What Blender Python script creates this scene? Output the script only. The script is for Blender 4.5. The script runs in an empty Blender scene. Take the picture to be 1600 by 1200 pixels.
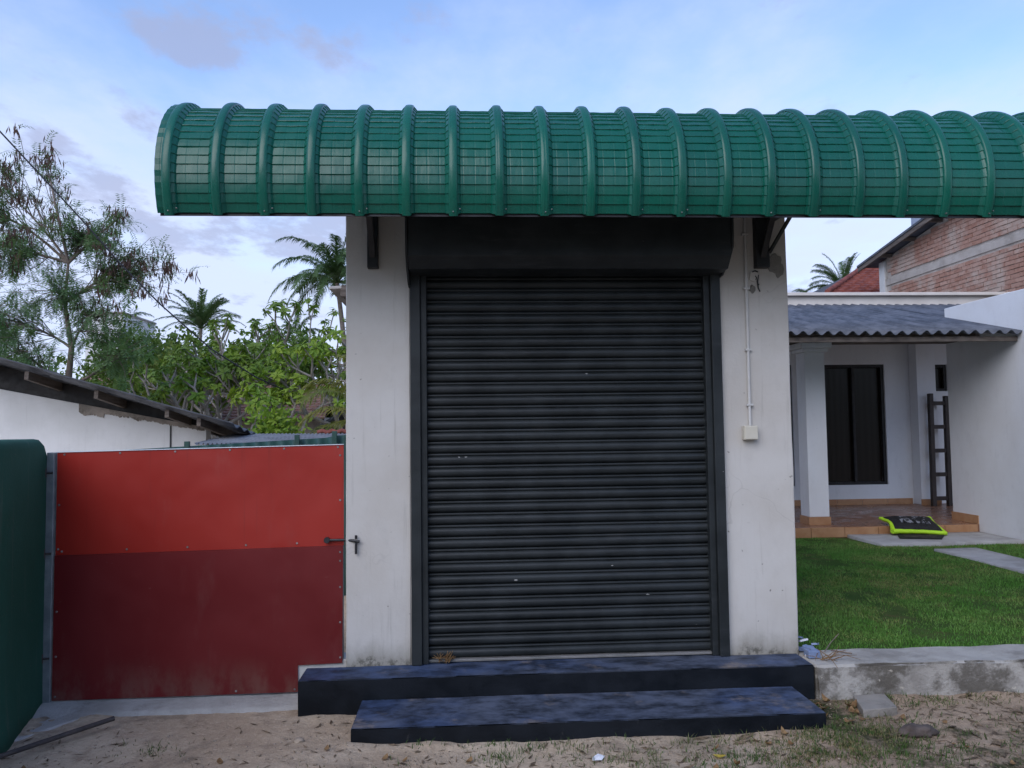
import bpy, bmesh, math, random
import numpy as np
from mathutils import Vector, Matrix, noise as mnoise

random.seed(7); np.random.seed(7)
sc = bpy.context.scene
col = sc.collection
R = math.radians
PI = math.pi

# ------------------------------------------------------------------ camera
cam_d = bpy.data.cameras.new('camera'); cam = bpy.data.objects.new('camera', cam_d); col.objects.link(cam)
cam_d.sensor_fit = 'HORIZONTAL'; cam_d.sensor_width = 36.0; cam_d.lens = 36.0 * 1240 / 1600
cam_d.clip_start = 0.05; cam_d.clip_end = 3000
PITCH, ROLL, YAW = R(3.25), R(0.74), R(3.4)
fw = Vector((math.sin(YAW) * math.cos(PITCH), math.cos(YAW) * math.cos(PITCH), math.sin(PITCH)))
r0 = Vector((math.cos(YAW), -math.sin(YAW), 0)); u0 = r0.cross(fw)
up = u0 * math.cos(ROLL) + r0 * math.sin(ROLL); rt = r0 * math.cos(ROLL) - u0 * math.sin(ROLL)
M3 = Matrix((rt, up, -fw)).transposed().to_4x4()
cam.matrix_world = Matrix.Translation((0, -4.66, 1.6)) @ M3
sc.camera = cam

# ------------------------------------------------------------------ sky, sun, exposure
SUN_AZ, SUN_EL = R(212), R(37)          # azimuth from +Y towards +X: sun lost in bright haze behind the viewer
world = bpy.data.worlds.new('World'); sc.world = world; world.use_nodes = True
def build_world():
    nt = world.node_tree; N = nt.nodes; L = nt.links; N.clear()
    out = N.new('ShaderNodeOutputWorld'); bg = N.new('ShaderNodeBackground'); L.new(bg.outputs[0], out.inputs[0])
    bg.inputs['Strength'].default_value = 0.15
    sc.cycles.max_bounces = 7; sc.cycles.diffuse_bounces = 3; sc.cycles.glossy_bounces = 3; sc.cycles.transmission_bounces = 3
    sky = N.new('ShaderNodeTexSky'); sky.sky_type = 'NISHITA'; sky.sun_disc = False
    sky.sun_elevation = SUN_EL; sky.sun_rotation = SUN_AZ
    sky.air_density = 1.0; sky.dust_density = 0.6; sky.ozone_density = 3.0; sky.altitude = 0
    tc = N.new('ShaderNodeTexCoord')
    def math_(op, a, b=None, clamp=False):
        n = N.new('ShaderNodeMath'); n.operation = op; n.use_clamp = clamp
        for i, v in enumerate((a, b)):
            if v is None: continue
            if isinstance(v, (int, float)): n.inputs[i].default_value = v
            else: L.new(v, n.inputs[i])
        return n.outputs[0]
    def ramp(v, lo, hi):
        n = N.new('ShaderNodeMapRange'); n.interpolation_type = 'SMOOTHSTEP'
        n.inputs['From Min'].default_value = lo; n.inputs['From Max'].default_value = hi
        L.new(v, n.inputs['Value']); return n.outputs['Result']
    def mix(f, a, b):
        n = N.new('ShaderNodeMix'); n.data_type = 'RGBA'
        L.new(f, n.inputs['Factor'])
        for k, v in (('A', a), ('B', b)):
            s = [i for i in n.inputs if i.name == k and i.type == 'RGBA'][0]
            if isinstance(v, tuple): s.default_value = v + (1,)
            else: L.new(v, s)
        return [o for o in n.outputs if o.type == 'RGBA'][0]
    sep = N.new('ShaderNodeSeparateXYZ'); L.new(tc.outputs['Generated'], sep.inputs[0])
    dx, dy, dz = sep.outputs
    # flat cloud layer: direction / (height + 0.1)
    den = math_('ADD', math_('MAXIMUM', dz, 0.0), 0.1)
    px, py = math_('DIVIDE', dx, den), math_('DIVIDE', dy, den)
    cv = N.new('ShaderNodeCombineXYZ'); L.new(px, cv.inputs[0]); L.new(math_('MULTIPLY', py, 0.7), cv.inputs[1])
    def nz(scale, detail, off, rough=0.55):
        mp = N.new('ShaderNodeMapping'); mp.inputs['Location'].default_value = off; L.new(cv.outputs[0], mp.inputs[0])
        n = N.new('ShaderNodeTexNoise'); n.inputs['Scale'].default_value = scale; n.inputs['Detail'].default_value = detail
        n.inputs['Roughness'].default_value = rough
        L.new(mp.outputs[0], n.inputs['Vector']); return n.outputs['Fac']
    # thin white veil, thicker towards the horizon
    low = math_('SUBTRACT', 1.0, ramp(dz, 0.02, 0.62))
    veil = math_('MULTIPLY', ramp(math_('ADD', math_('ADD', math_('MULTIPLY', nz(0.9, 6, (3.1, 1.7, 0)), 0.6), math_('MULTIPLY', nz(3.2, 7, (1.1, 0.7, 0), 0.6), 0.4)), math_('MULTIPLY', low, 0.5)), 0.49, 0.94), 0.95)
    # grey-violet clouds: a noise field plus a few cloud banks
    blobs = None
    for bx, by, rx, ry, st in ((-0.56, 1.63, 0.24, 0.12, 0.40), (-0.62, 2.95, 0.34, 0.42, 0.44), (-0.45, 2.62, 0.26, 0.22, 0.36),
                               (-1.02, 2.50, 0.22, 0.40, 0.38), (-1.08, 1.98, 0.10, 0.22, 0.30), (-0.80, 1.92, 0.06, 0.2, 0.27),
                               (1.5, 3.7, 0.4, 0.3, 0.3), (-2.4, 2.2, 0.5, 0.5, 0.3), (2.8, 2.0, 0.6, 0.4, 0.3)):
        ex = math_('DIVIDE', math_('SUBTRACT', px, bx), rx); ey = math_('DIVIDE', math_('SUBTRACT', py, by), ry)
        d = math_('SQRT', math_('ADD', math_('MULTIPLY', ex, ex), math_('MULTIPLY', ey, ey)))
        b = math_('MULTIPLY', math_('SUBTRACT', 1.0, ramp(d, 0.0, 1.5)), st)
        blobs = b if blobs is None else math_('ADD', blobs, b)
    cl = ramp(math_('ADD', math_('MULTIPLY', math_('SUBTRACT', nz(3.4, 10, (0.4, 5.2, 0), 0.62), 0.5), 1.9), math_('MULTIPLY', blobs, 0.9)), 0.13, 0.42)
    tint = N.new('ShaderNodeMix'); tint.data_type = 'RGBA'; tint.blend_type = 'MULTIPLY'; tint.inputs['Factor'].default_value = 1.0
    ti = [i for i in tint.inputs if i.type == 'RGBA']; L.new(sky.outputs[0], ti[0]); ti[1].default_value = (1.0, 0.95, 0.99, 1)   # violet cast of the late hour
    c1 = mix(veil, [o for o in tint.outputs if o.type == 'RGBA'][0], (2.48, 2.83, 3.85))
    c2 = mix(math_('MULTIPLY', cl, 0.66), c1, (1.4, 1.55, 2.25))
    L.new(c2, bg.inputs['Color'])
build_world()
sun_d = bpy.data.lights.new('sun', 'SUN'); sun = bpy.data.objects.new('sun', sun_d); col.objects.link(sun)
sun_d.energy = 0.76; sun_d.angle = R(50); sun_d.color = (1.0, 0.965, 0.92)
sdir = Vector((math.sin(SUN_AZ) * math.cos(SUN_EL), math.cos(SUN_AZ) * math.cos(SUN_EL), math.sin(SUN_EL)))
sun.rotation_euler = sdir.to_track_quat('Z', 'Y').to_euler(); sun.location = (-8, 10, 12)
vs = sc.view_settings
vs.view_transform = 'Standard'; vs.look = 'None'; vs.gamma = 1.0; vs.use_curve_mapping = False; vs.exposure = 1.0
sc.render.film_transparent = False

# ------------------------------------------------------------------ helpers
WL = {}
def tag(o, label=None, cat=None, group=None, kind=None):
    if label: o['label'] = label
    if cat: o['category'] = cat
    if group: o['group'] = group
    if kind: o['kind'] = kind
    return o
def place(o, loc, parent=None):
    o.location = loc; WL[o.name] = Vector(loc); col.objects.link(o)
    if parent is not None:
        o.parent = parent; o.matrix_parent_inverse = Matrix.Translation(-WL[parent.name])
    return o
def empty(name, loc, label=None, cat=None, group=None):
    o = bpy.data.objects.new(name, None); o.empty_display_size = 0.1
    place(o, Vector(loc)); return tag(o, label, cat, group)
def inst(name, me, loc, parent=None, rot=None, scale=None):
    o = bpy.data.objects.new(name, me); place(o, Vector(loc), parent)
    if rot: o.rotation_euler = rot
    if scale: o.scale = scale
    return o
class MB:
    def __init__(s): s.v = []; s.f = []; s.s = []
    def add(s, vs_, fs, smooth=False):
        b = len(s.v); s.v += [tuple(p) for p in vs_]
        for f in fs: s.f.append(tuple(i + b for i in f)); s.s.append(smooth)
    def box(s, x0, x1, y0, y1, z0, z1):
        s.add([(x0,y0,z0),(x1,y0,z0),(x1,y1,z0),(x0,y1,z0),(x0,y0,z1),(x1,y0,z1),(x1,y1,z1),(x0,y1,z1)],
              [(0,3,2,1),(4,5,6,7),(0,1,5,4),(1,2,6,5),(2,3,7,6),(3,0,4,7)]); return s
    def obox(s, a, b, w, h, upv=(0,0,1)):
        a = Vector(a); b = Vector(b); d = (b-a).normalized(); u = Vector(upv); sd = d.cross(u).normalized(); u = sd.cross(d)
        vs_ = [p + sd*x*w/2 + u*z*h/2 for p in (a, b) for x, z in ((-1,-1),(1,-1),(1,1),(-1,1))]
        s.add(vs_, [(0,1,2,3),(7,6,5,4),(0,4,5,1),(1,5,6,2),(2,6,7,3),(3,7,4,0)]); return s
    def prism(s, poly, axis, a, b):
        n = len(poly)
        def mk(p, t): return {'x': (t, p[0], p[1]), 'y': (p[0], t, p[1]), 'z': (p[0], p[1], t)}[axis]
        s.add([mk(p, a) for p in poly] + [mk(p, b) for p in poly],
              [tuple(range(n))[::-1], tuple(range(n, 2*n))] + [(i, (i+1) % n, n+(i+1) % n, n+i) for i in range(n)]); return s
    def tube(s, pts, rad, n=8, cap=True):
        pts = [Vector(p) for p in pts]; m = len(pts)
        if not hasattr(rad, '__len__'): rad = [rad]*m
        t = (pts[1]-pts[0]).normalized(); a = t.orthogonal().normalized(); vs_ = []
        for i in range(m):
            tt = (pts[min(i+1, m-1)] - pts[max(i-1, 0)]).normalized()
            a = (a - tt*a.dot(tt)).normalized(); b = tt.cross(a)
            for k in range(n):
                q = 2*PI*k/n; vs_.append(pts[i] + (a*math.cos(q) + b*math.sin(q))*rad[i])
        fs = [(i*n+k, i*n+(k+1) % n, (i+1)*n+(k+1) % n, (i+1)*n+k) for i in range(m-1) for k in range(n)]
        s.add(vs_, fs, True)
        if cap: s.add(vs_[:n], [tuple(range(n))[::-1]]); s.add(vs_[-n:], [tuple(range(n))])
        return s
    def mesh(s, name, mat, bevel=0, shift=(0,0,0), seg=2, recalc=True):
        me = bpy.data.meshes.new(name)
        sh = Vector(shift); me.from_pydata([(p[0]-sh[0], p[1]-sh[1], p[2]-sh[2]) for p in s.v], [], s.f)
        me.polygons.foreach_set('use_smooth', s.s)
        if recalc or bevel:
            bm = bmesh.new(); bm.from_mesh(me)
            if bevel:
                bmesh.ops.remove_doubles(bm, verts=bm.verts, dist=1e-6)
                ed = [e for e in bm.edges if len(e.link_faces) == 2 and e.calc_face_angle(0) > 0.5]
                bmesh.ops.bevel(bm, geom=ed, offset=bevel, segments=seg, affect='EDGES', profile=0.6)
            bmesh.ops.recalc_face_normals(bm, faces=bm.faces); bm.to_mesh(me); bm.free()
        if mat: me.materials.append(mat)
        return me
    def build(s, name, mat, parent=None, bevel=0, recalc=True):
        a = np.array(s.v); lo = a.min(0); hi = a.max(0)
        c = Vector(((lo[0]+hi[0])/2, (lo[1]+hi[1])/2, lo[2]))
        return inst(name, s.mesh(name, mat, bevel, c, recalc=recalc), c, parent)
def bulk(name, V, F, mat, parent=None, smooth=False):
    V = np.asarray(V, dtype=np.float32); F = np.asarray(F, dtype=np.int32)
    lo = V.min(0); hi = V.max(0); c = np.array([(lo[0]+hi[0])/2, (lo[1]+hi[1])/2, lo[2]], dtype=np.float32)
    me = bpy.data.meshes.new(name); k = F.shape[1]
    me.vertices.add(len(V)); me.vertices.foreach_set('co', (V-c).ravel())
    me.loops.add(F.size); me.loops.foreach_set('vertex_index', F.ravel())
    me.polygons.add(len(F)); me.polygons.foreach_set('loop_start', np.arange(0, F.size, k, dtype=np.int32))
    if smooth: me.polygons.foreach_set('use_smooth', np.ones(len(F), dtype=bool))
    me.update(calc_edges=True); me.materials.append(mat)
    return inst(name, me, Vector([float(t) for t in c]), parent)
def rough_box(x0, x1, y0, y1, z0, z1, res=0.06, amp=0.004, nsc=4.0, chip=0.0, seed=0.0, rnd=0.006):
    """masonry block: faces subdivided, arrises worn round, surfaces slightly wavy"""
    mb = MB(); lo = (x0, y0, z0); hi = (x1, y1, z1)
    def lin(a, b):
        n = max(1, int((b-a)/res)); t = [a + (b-a)*i/n for i in range(n+1)]
        if b-a > 4*rnd: t = [a, a+rnd] + [q for q in t if a+1.6*rnd < q < b-1.6*rnd] + [b-rnd, b]
        return t
    for ax in range(3):
        u, w = [(1, 2), (0, 2), (0, 1)][ax]; us, ws = lin(lo[u], hi[u]), lin(lo[w], hi[w])
        for val in (lo[ax], hi[ax]):
            vs_ = []
            for a in us:
                for b in ws:
                    p = [0, 0, 0]; p[ax] = val; p[u] = a; p[w] = b; vs_.append(p)
            n = len(ws); mb.add(vs_, [(i*n+j, (i+1)*n+j, (i+1)*n+j+1, i*n+j+1) for i in range(len(us)-1) for j in range(n-1)], True)
    for i, p in enumerate(mb.v):
        q = list(p); ne = 0
        for ax in range(3):
            if min(p[ax]-lo[ax], hi[ax]-p[ax]) < 1e-6: ne += 1
        v = Vector(p)*nsc + Vector((seed, seed*1.7, seed*0.3))
        nn = mnoise.noise_vector(v); n2 = mnoise.noise_vector(Vector(p)*nsc*5 + Vector((seed, 3, 1)))
        pull = 0.0
        if ne >= 2: pull = rnd*0.55 + chip*max(0.0, mnoise.noise(Vector(p)*11 + Vector((seed, 0, 0))) - 0.05)
        for ax in range(3):
            q[ax] += nn[ax]*amp + n2[ax]*amp*0.35
            if ne >= 2 and pull:
                if p[ax]-lo[ax] < 1e-6: q[ax] += pull
                elif hi[ax]-p[ax] < 1e-6: q[ax] -= pull
        mb.v[i] = tuple(q)
    return mb
def build_merged(mb, name, mat, parent=None):
    a = np.array(mb.v); lo = a.min(0); hi = a.max(0); c = Vector(((lo[0]+hi[0])/2, (lo[1]+hi[1])/2, lo[2]))
    me = bpy.data.meshes.new(name); me.from_pydata([(p[0]-c.x, p[1]-c.y, p[2]-c.z) for p in mb.v], [], mb.f)
    bm = bmesh.new(); bm.from_mesh(me); bmesh.ops.remove_doubles(bm, verts=bm.verts, dist=1e-5)
    bmesh.ops.recalc_face_normals(bm, faces=bm.faces)
    for f in bm.faces: f.smooth = True
    bm.to_mesh(me); bm.free(); me.materials.append(mat); me.set_sharp_from_angle(angle=R(38))
    return inst(name, me, c, parent)

# ------------------------------------------------------------------ materials
class NT:
    def __init__(s, name):
        s.m = bpy.data.materials.new(name); s.m.use_nodes = True; s.t = s.m.node_tree; s.N = s.t.nodes; s.L = s.t.links
        s.b = s.N['Principled BSDF']; s.pos = s.N.new('ShaderNodeNewGeometry')
    def set(s, k, v):
        i = s.b.inputs[k]
        if hasattr(v, 'is_output'): s.L.new(v, i)
        else: i.default_value = v
    def vec(s, scale=(1,1,1), off=(0,0,0)):
        m = s.N.new('ShaderNodeMapping'); m.inputs['Scale'].default_value = scale; m.inputs['Location'].default_value = off
        s.L.new(s.pos.outputs['Position'], m.inputs[0]); return m.outputs[0]
    def noise(s, scale, detail=5, rough=0.55, sc3=(1,1,1), off=(0,0,0), dist=0.0):
        n = s.N.new('ShaderNodeTexNoise'); n.inputs['Scale'].default_value = scale; n.inputs['Detail'].default_value = detail
        n.inputs['Roughness'].default_value = rough; n.inputs['Distortion'].default_value = dist
        s.L.new(s.vec(sc3, off), n.inputs['Vector']); return n.outputs['Fac']
    def voro(s, scale, sc3=(1,1,1), feature='F1', out='Distance'):
        n = s.N.new('ShaderNodeTexVoronoi'); n.inputs['Scale'].default_value = scale; n.feature = feature
        s.L.new(s.vec(sc3), n.inputs['Vector']); return n.outputs[out]
    def mr(s, v, a, b, lo=0.0, hi=1.0, smooth=True):
        n = s.N.new('ShaderNodeMapRange'); n.interpolation_type = 'SMOOTHSTEP' if smooth else 'LINEAR'
        n.inputs['From Min'].default_value = a; n.inputs['From Max'].default_value = b
        n.inputs['To Min'].default_value = lo; n.inputs['To Max'].default_value = hi
        s.L.new(v, n.inputs['Value']); return n.outputs['Result']
    def ma(s, op, a, b=0.0, clamp=False):
        n = s.N.new('ShaderNodeMath'); n.operation = op; n.use_clamp = clamp
        for i, v in enumerate((a, b)):
            if isinstance(v, (int, float)): n.inputs[i].default_value = v
            else: s.L.new(v, n.inputs[i])
        return n.outputs[0]
    def mix(s, f, a, b, mode='MIX'):
        n = s.N.new('ShaderNodeMix'); n.data_type = 'RGBA'; n.blend_type = mode
        if isinstance(f, (int, float)): n.inputs['Factor'].default_value = f
        else: s.L.new(f, n.inputs['Factor'])
        for k, v in (('A', a), ('B', b)):
            i = [q for q in n.inputs if q.name == k and q.type == 'RGBA'][0]
            if isinstance(v, tuple): i.default_value = v[:3] + (1,)
            else: s.L.new(v, i)
        return [o for o in n.outputs if o.type == 'RGBA'][0]
    def xyz(s, which='Position'):
        n = s.N.new('ShaderNodeSeparateXYZ'); s.L.new(s.pos.outputs[which], n.inputs[0]); return n.outputs
    def bump(s, h, strength=0.3, dist=0.01):
        n = s.N.new('ShaderNodeBump'); n.inputs['Strength'].default_value = strength; n.inputs['Distance'].default_value = dist
        s.L.new(h, n.inputs['Height']); s.L.new(n.outputs[0], s.b.inputs['Normal'])
    def rnd(s):
        n = s.N.new('ShaderNodeObjectInfo'); return n.outputs['Random']
def simple(name, c1, c2, scale=6, rough=0.7, bump=0.2, bscale=60, bdist=0.004, metallic=0.0, sc3=(1,1,1), detail=6, rv=0.1):
    t = NT(name); n = t.noise(scale, detail, 0.6, sc3)
    t.set('Base Color', t.mix(t.mr(n, 0.32, 0.68), c1, c2))
    t.set('Roughness', t.mr(t.noise(scale*2.3, 4), 0.3, 0.7, max(0.02, rough-rv), min(1, rough+rv))); t.set('Metallic', metallic)
    if bump: t.bump(t.noise(bscale, 4), bump, bdist)
    return t.m
def foliage(name, c1, c2, scale=3.0, rough=0.5, trans=0.35):
    t = NT(name); f = t.mr(t.ma('ADD', t.ma('MULTIPLY', t.noise(scale, 3), 0.6), t.ma('MULTIPLY', t.noise(scale*9, 2), 0.4)), 0.38, 0.62)
    c = t.mix(f, c1, c2); t.set('Base Color', c); t.set('Roughness', rough); t.set('Specular IOR Level', 0.3)
    tr = t.N.new('ShaderNodeBsdfTranslucent'); t.L.new(t.mix(1.0, c, (1.0, 1.0, 0.6), 'MULTIPLY'), tr.inputs['Color'])
    mx = t.N.new('ShaderNodeMixShader'); mx.inputs[0].default_value = trans
    t.L.new(t.b.outputs[0], mx.inputs[1]); t.L.new(tr.outputs[0], mx.inputs[2])
    t.L.new(mx.outputs[0], t.N['Material Output'].inputs['Surface']); return t.m

def m_plaster(name, base, warm, stain_h=0.0, stain_z=0.27, dirt=0.5):
    t = NT(name); x, y, z = t.xyz()
    big = t.noise(1.6, 5, 0.6); c = t.mix(t.mr(big, 0.35, 0.7), base, warm)
    fine = t.noise(9, 7, 0.7, (1, 1, 0.5)); c = t.mix(t.mr(fine, 0.5, 0.8, 0, 0.35), c, tuple(q*0.72 for q in base))
    streak = t.noise(7, 5, 0.65, (3.0, 3.0, 0.16)); c = t.mix(t.mr(streak, 0.56, 0.78, 0, 0.3*dirt), c, (0.2, 0.19, 0.16))
    spots = t.noise(26, 3, 0.5); c = t.mix(t.mr(spots, 0.69, 0.76, 0, 0.55*dirt), c, (0.12, 0.11, 0.1))
    if stain_h:
        zz = t.ma('ADD', z, t.ma('MULTIPLY', t.ma('SUBTRACT', t.noise(5, 6, 0.65, (1, 1, 0.6)), 0.5), -stain_h*1.8))
        c = t.mix(t.mr(zz, stain_z, stain_z+stain_h, 0.62, 0.0), c, (0.20, 0.185, 0.14))
        c = t.mix(t.ma('MULTIPLY', t.mr(zz, stain_z, stain_z+stain_h*0.3, 0.75, 0.0), t.mr(t.noise(22, 5, 0.7), 0.42, 0.6)), c, (0.07, 0.065, 0.05))
    cr = t.N.new('ShaderNodeTexVoronoi'); cr.feature = 'DISTANCE_TO_EDGE'; cr.inputs['Scale'].default_value = 1.4; wv = t.N.new('ShaderNodeVectorMath'); wv.operation = 'ADD'
    nc = t.N.new('ShaderNodeTexNoise'); nc.inputs['Scale'].default_value = 5; t.L.new(t.pos.outputs['Position'], nc.inputs['Vector']); sc_ = t.N.new('ShaderNodeVectorMath'); sc_.operation = 'SCALE'; sc_.inputs['Scale'].default_value = 0.25
    t.L.new(nc.outputs['Color'], sc_.inputs[0]); t.L.new(sc_.outputs[0], wv.inputs[0]); t.L.new(t.pos.outputs['Position'], wv.inputs[1]); t.L.new(wv.outputs[0], cr.inputs['Vector'])
    ck = t.ma('MULTIPLY', t.mr(cr.outputs['Distance'], 0.0015, 0.005, 1, 0), t.mr(t.noise(1.1, 2, off=(6, 2, 3)), 0.54, 0.66, 0, 0.16*min(1, dirt))); c = t.mix(ck, c, (0.1, 0.09, 0.08))
    t.set('Base Color', c); t.set('Roughness', 0.85); t.set('Specular IOR Level', 0.25)
    t.bump(t.ma('ADD', t.noise(55, 5, 0.6), t.ma('MULTIPLY', t.noise(8, 3), 1.2)), 0.35, 0.004); return t.m
def m_black_paint(name, dust=0.0):
    t = NT(name); x, y, z = t.xyz(); n = t.noise(3.5, 6, 0.6)
    c = t.mix(t.mr(n, 0.35, 0.65), (0.0145, 0.018, 0.0195), (0.026, 0.031, 0.0335))
    sm = t.noise(14, 5, 0.7, (0.25, 1, 3.0)); c = t.mix(t.mr(sm, 0.60, 0.78, 0, 0.5), c, (0.06, 0.062, 0.068))
    fl = t.noise(16, 2, 0.4, (1, 1, 2.2)); c = t.mix(t.mr(fl, 0.80, 0.815), c, (0.34, 0.34, 0.33))
    c = t.mix(t.ma('MULTIPLY', t.mr(t.noise(2.0, 6, 0.7, off=(2, 0, 5)), 0.45, 0.65), t.mr(t.noise(30, 4, 0.7, (0.12, 1, 1)), 0.5, 0.7, 0, 0.5)), c, (0.05, 0.052, 0.056))
    rs = t.mr(t.noise(2.2, 5, 0.6, off=(4, 0, 1)), 0.66, 0.75, 0, 0.7); c = t.mix(t.ma('MULTIPLY', rs, t.mr(z, 0.3, 0.5, 1, 0)), c, (0.09, 0.055, 0.035))
    t.set('Base Color', c); t.set('Roughness', t.mr(t.noise(6, 5), 0.3, 0.7, 0.36, 0.56)); t.set('Specular IOR Level', 0.28)
    t.bump(t.noise(40, 4), 0.12, 0.003); return t.m
def m_step():
    t = NT('step_paint'); nx, ny, nz = t.xyz('Normal'); x, y, z = t.xyz()
    n = t.noise(5, 7, 0.65, (0.7, 1.6, 1)); c = t.mix(t.mr(n, 0.35, 0.65), (0.004, 0.006, 0.009), (0.009, 0.012, 0.017))
    dust_sky = t.mr(t.noise(7, 9, 0.72, (0.8, 1.3, 1), (2, 1, 0)), 0.33, 0.66, 0.15, 0.95)
    dust_sky_c = t.mix(t.mr(t.noise(1.3, 4), 0.4, 0.62), (0.06, 0.092, 0.18), (0.105, 0.125, 0.175))  # dust on the treads, its blue painting in the sky they reflect
    c = t.mix(t.ma('MULTIPLY', t.mr(nz, 0.6, 0.95), dust_sky), c, dust_sky_c)
    chips = t.ma('MULTIPLY', t.mr(t.noise(9, 6, 0.7, (1.6, 1, 0.4), (7, 0, 0)), 0.62, 0.72, 0, 0.5), t.mr(z, 0.05, 0.17, 1, 0)); c = t.mix(chips, c, (0.16, 0.15, 0.14))
    sand = t.ma('MULTIPLY', t.mr(t.noise(2.2, 7, 0.7, off=(5, 3, 0)), 0.56, 0.7, 0, 0.8), t.mr(nz, 0.6, 0.95)); c = t.mix(sand, c, (0.24, 0.2, 0.17))
    t.set('Base Color', c); t.set('Roughness', t.mr(n, 0.3, 0.7, 0.42, 0.7)); t.set('Specular IOR Level', 0.2); t.bump(t.noise(45, 5, 0.65), 0.3, 0.004); return t.m
def m_green_metal():
    t = NT('green_glazed_metal'); n = t.noise(1.1, 4); x, y, z = t.xyz()
    c = t.mix(t.mr(n, 0.3, 0.7), (0.003, 0.088, 0.058), (0.005, 0.112, 0.074))
    c = t.mix(t.ma('MULTIPLY', t.rnd(), 0.55), c, (0.003, 0.07, 0.052)); c = t.mix(t.mr(t.noise(5, 5, 0.6, (4, 0.6, 0.6)), 0.55, 0.75, 0, 0.25), c, (0.03, 0.12, 0.09))
    d = t.noise(8, 7, 0.7); c = t.mix(t.mr(d, 0.55, 0.8, 0, 0.2), c, (0.05, 0.16, 0.12))
    t.set('Base Color', c); t.set('Roughness', t.mr(t.noise(11, 5), 0.3, 0.7, 0.2, 0.34)); t.set('Specular IOR Level', 0.36)
    wob = t.ma('ADD', t.noise(14, 3, 0.5, (1.0, 0.4, 0.4)), t.ma('MULTIPLY', t.noise(4, 2, 0.5), 1.5)); seam = t.N.new('ShaderNodeTexWave'); seam.wave_type = 'BANDS'; seam.bands_direction = 'X'
    seam.inputs['Scale'].default_value = 5.3; seam.inputs['Distortion'].default_value = 0.3; t.L.new(t.vec(), seam.inputs['Vector'])
    h = t.ma('ADD', wob, t.ma('MULTIPLY', t.mr(seam.outputs['Fac'], 0.0, 0.09), 0.25)); t.bump(h, 0.35, 0.008); return t.m
def m_gate(name, a, b):
    t = NT(name); n = t.noise(1.3, 5, 0.55, dist=0.4); c = t.mix(t.mr(n, 0.3, 0.7), a, b)
    c = t.mix(t.mr(t.noise(5, 7, 0.7, (1, 1, 0.35)), 0.56, 0.8, 0, 0.22), c, (0.22, 0.10, 0.09))
    x, y, z = t.xyz(); c = t.mix(t.ma('MULTIPLY', t.mr(z, 0.1, 0.36, 0.4, 0), t.mr(t.noise(6, 6, 0.7, (1, 1, 0.5)), 0.4, 0.65)), c, (0.2, 0.13, 0.10))
    c = t.mix(t.mr(t.noise(9, 5, 0.6, (2.5, 1, 0.06), (2, 0, 0)), 0.62, 0.74, 0, 0.3), c, (0.05, 0.012, 0.012))
    c = t.mix(t.mr(t.noise(30, 3, 0.6, (0.4, 1, 1.6)), 0.72, 0.8, 0, 0.4), c, (0.30, 0.2, 0.19))
    t.set('Base Color', c); t.set('Roughness', t.mr(n, 0.3, 0.7, 0.42, 0.55)); t.set('Specular IOR Level', 0.35); t.bump(t.ma('ADD', t.noise(2.5, 2), t.ma('MULTIPLY', t.noise(0.9, 2, off=(3, 0, 2)), 2.0)), 0.5, 0.03); return t.m
def m_ground():
    t = NT('sandy_ground'); x, y, z = t.xyz()
    a = t.noise(1.1, 6, 0.6); b = t.noise(9, 8, 0.7)
    c = t.mix(t.mr(a, 0.36, 0.64), (0.43, 0.325, 0.225), (0.56, 0.45, 0.33))
    c = t.mix(t.mr(b, 0.47, 0.68, 0, 0.7), c, (0.31, 0.23, 0.16))
    c = t.mix(t.mr(t.noise(46, 4, 0.7), 0.5, 0.7, 0, 0.55), c, (0.62, 0.5, 0.37))
    c = t.mix(t.mr(t.noise(2.3, 6, 0.65, off=(9, 2, 0)), 0.54, 0.68, 0, 0.6), c, (0.15, 0.12, 0.09))
    c = t.mix(t.ma('MULTIPLY', t.mr(t.noise(1.9, 7, 0.7, off=(1, 8, 0)), 0.5, 0.62), t.mr(x, 0.5, 1.8)), c, (0.075, 0.085, 0.04))
    c = t.mix(t.mr(t.ma('ADD', x, t.ma('MULTIPLY', t.noise(1.2, 4, off=(3, 3, 0)), 1.6)), 1.4, 2.8, 0, 0.75), c, t.mix(1.0, c, (0.56, 0.5, 0.47), 'MULTIPLY'))
    t.set('Base Color', c); t.set('Roughness', 0.95); t.set('Specular IOR Level', 0.15)
    t.bump(t.ma('ADD', t.noise(75, 5, 0.7), t.ma('MULTIPLY', t.noise(14, 4, 0.6), 1.5)), 0.7, 0.012); return t.m
def m_concrete(name, a, b, stains=0.6, moss=0.0, side_dirt=0.0):
    t = NT(name); nx, ny, nz = t.xyz('Normal'); n = t.noise(4, 7, 0.65)
    c = t.mix(t.mr(n, 0.33, 0.67), a, b)
    c = t.mix(t.mr(t.noise(2.1, 7, 0.7, off=(3, 1, 4)), 0.48, 0.62, 0, stains), c, (0.085, 0.075, 0.06))
    if side_dirt:
        blot = t.mr(t.noise(3.0, 8, 0.72, (1, 1, 1.2), (1, 5, 2)), 0.42, 0.56, 0, side_dirt); vert = t.mr(t.ma('ABSOLUTE', nz), 0.3, 0.7, 1, 0)
        c = t.mix(t.ma('MULTIPLY', blot, vert), c, (0.062, 0.052, 0.038))
        c = t.mix(t.ma('MULTIPLY', t.mr(t.noise(17, 4, 0.6), 0.66, 0.72, 0, 0.8), vert), c, (0.5, 0.46, 0.38))
    if moss: c = t.mix(t.mr(t.noise(3.2, 6, 0.7, off=(8, 8, 1)), 0.58, 0.68, 0, moss), c, (0.06, 0.075, 0.03))
    t.set('Base Color', c); t.set('Roughness', 0.9); t.set('Specular IOR Level', 0.2); t.bump(t.ma('ADD', t.noise(60, 5, 0.65), t.ma('MULTIPLY', t.noise(15, 5, 0.6), 1.3)), 0.55, 0.008); return t.m
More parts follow.
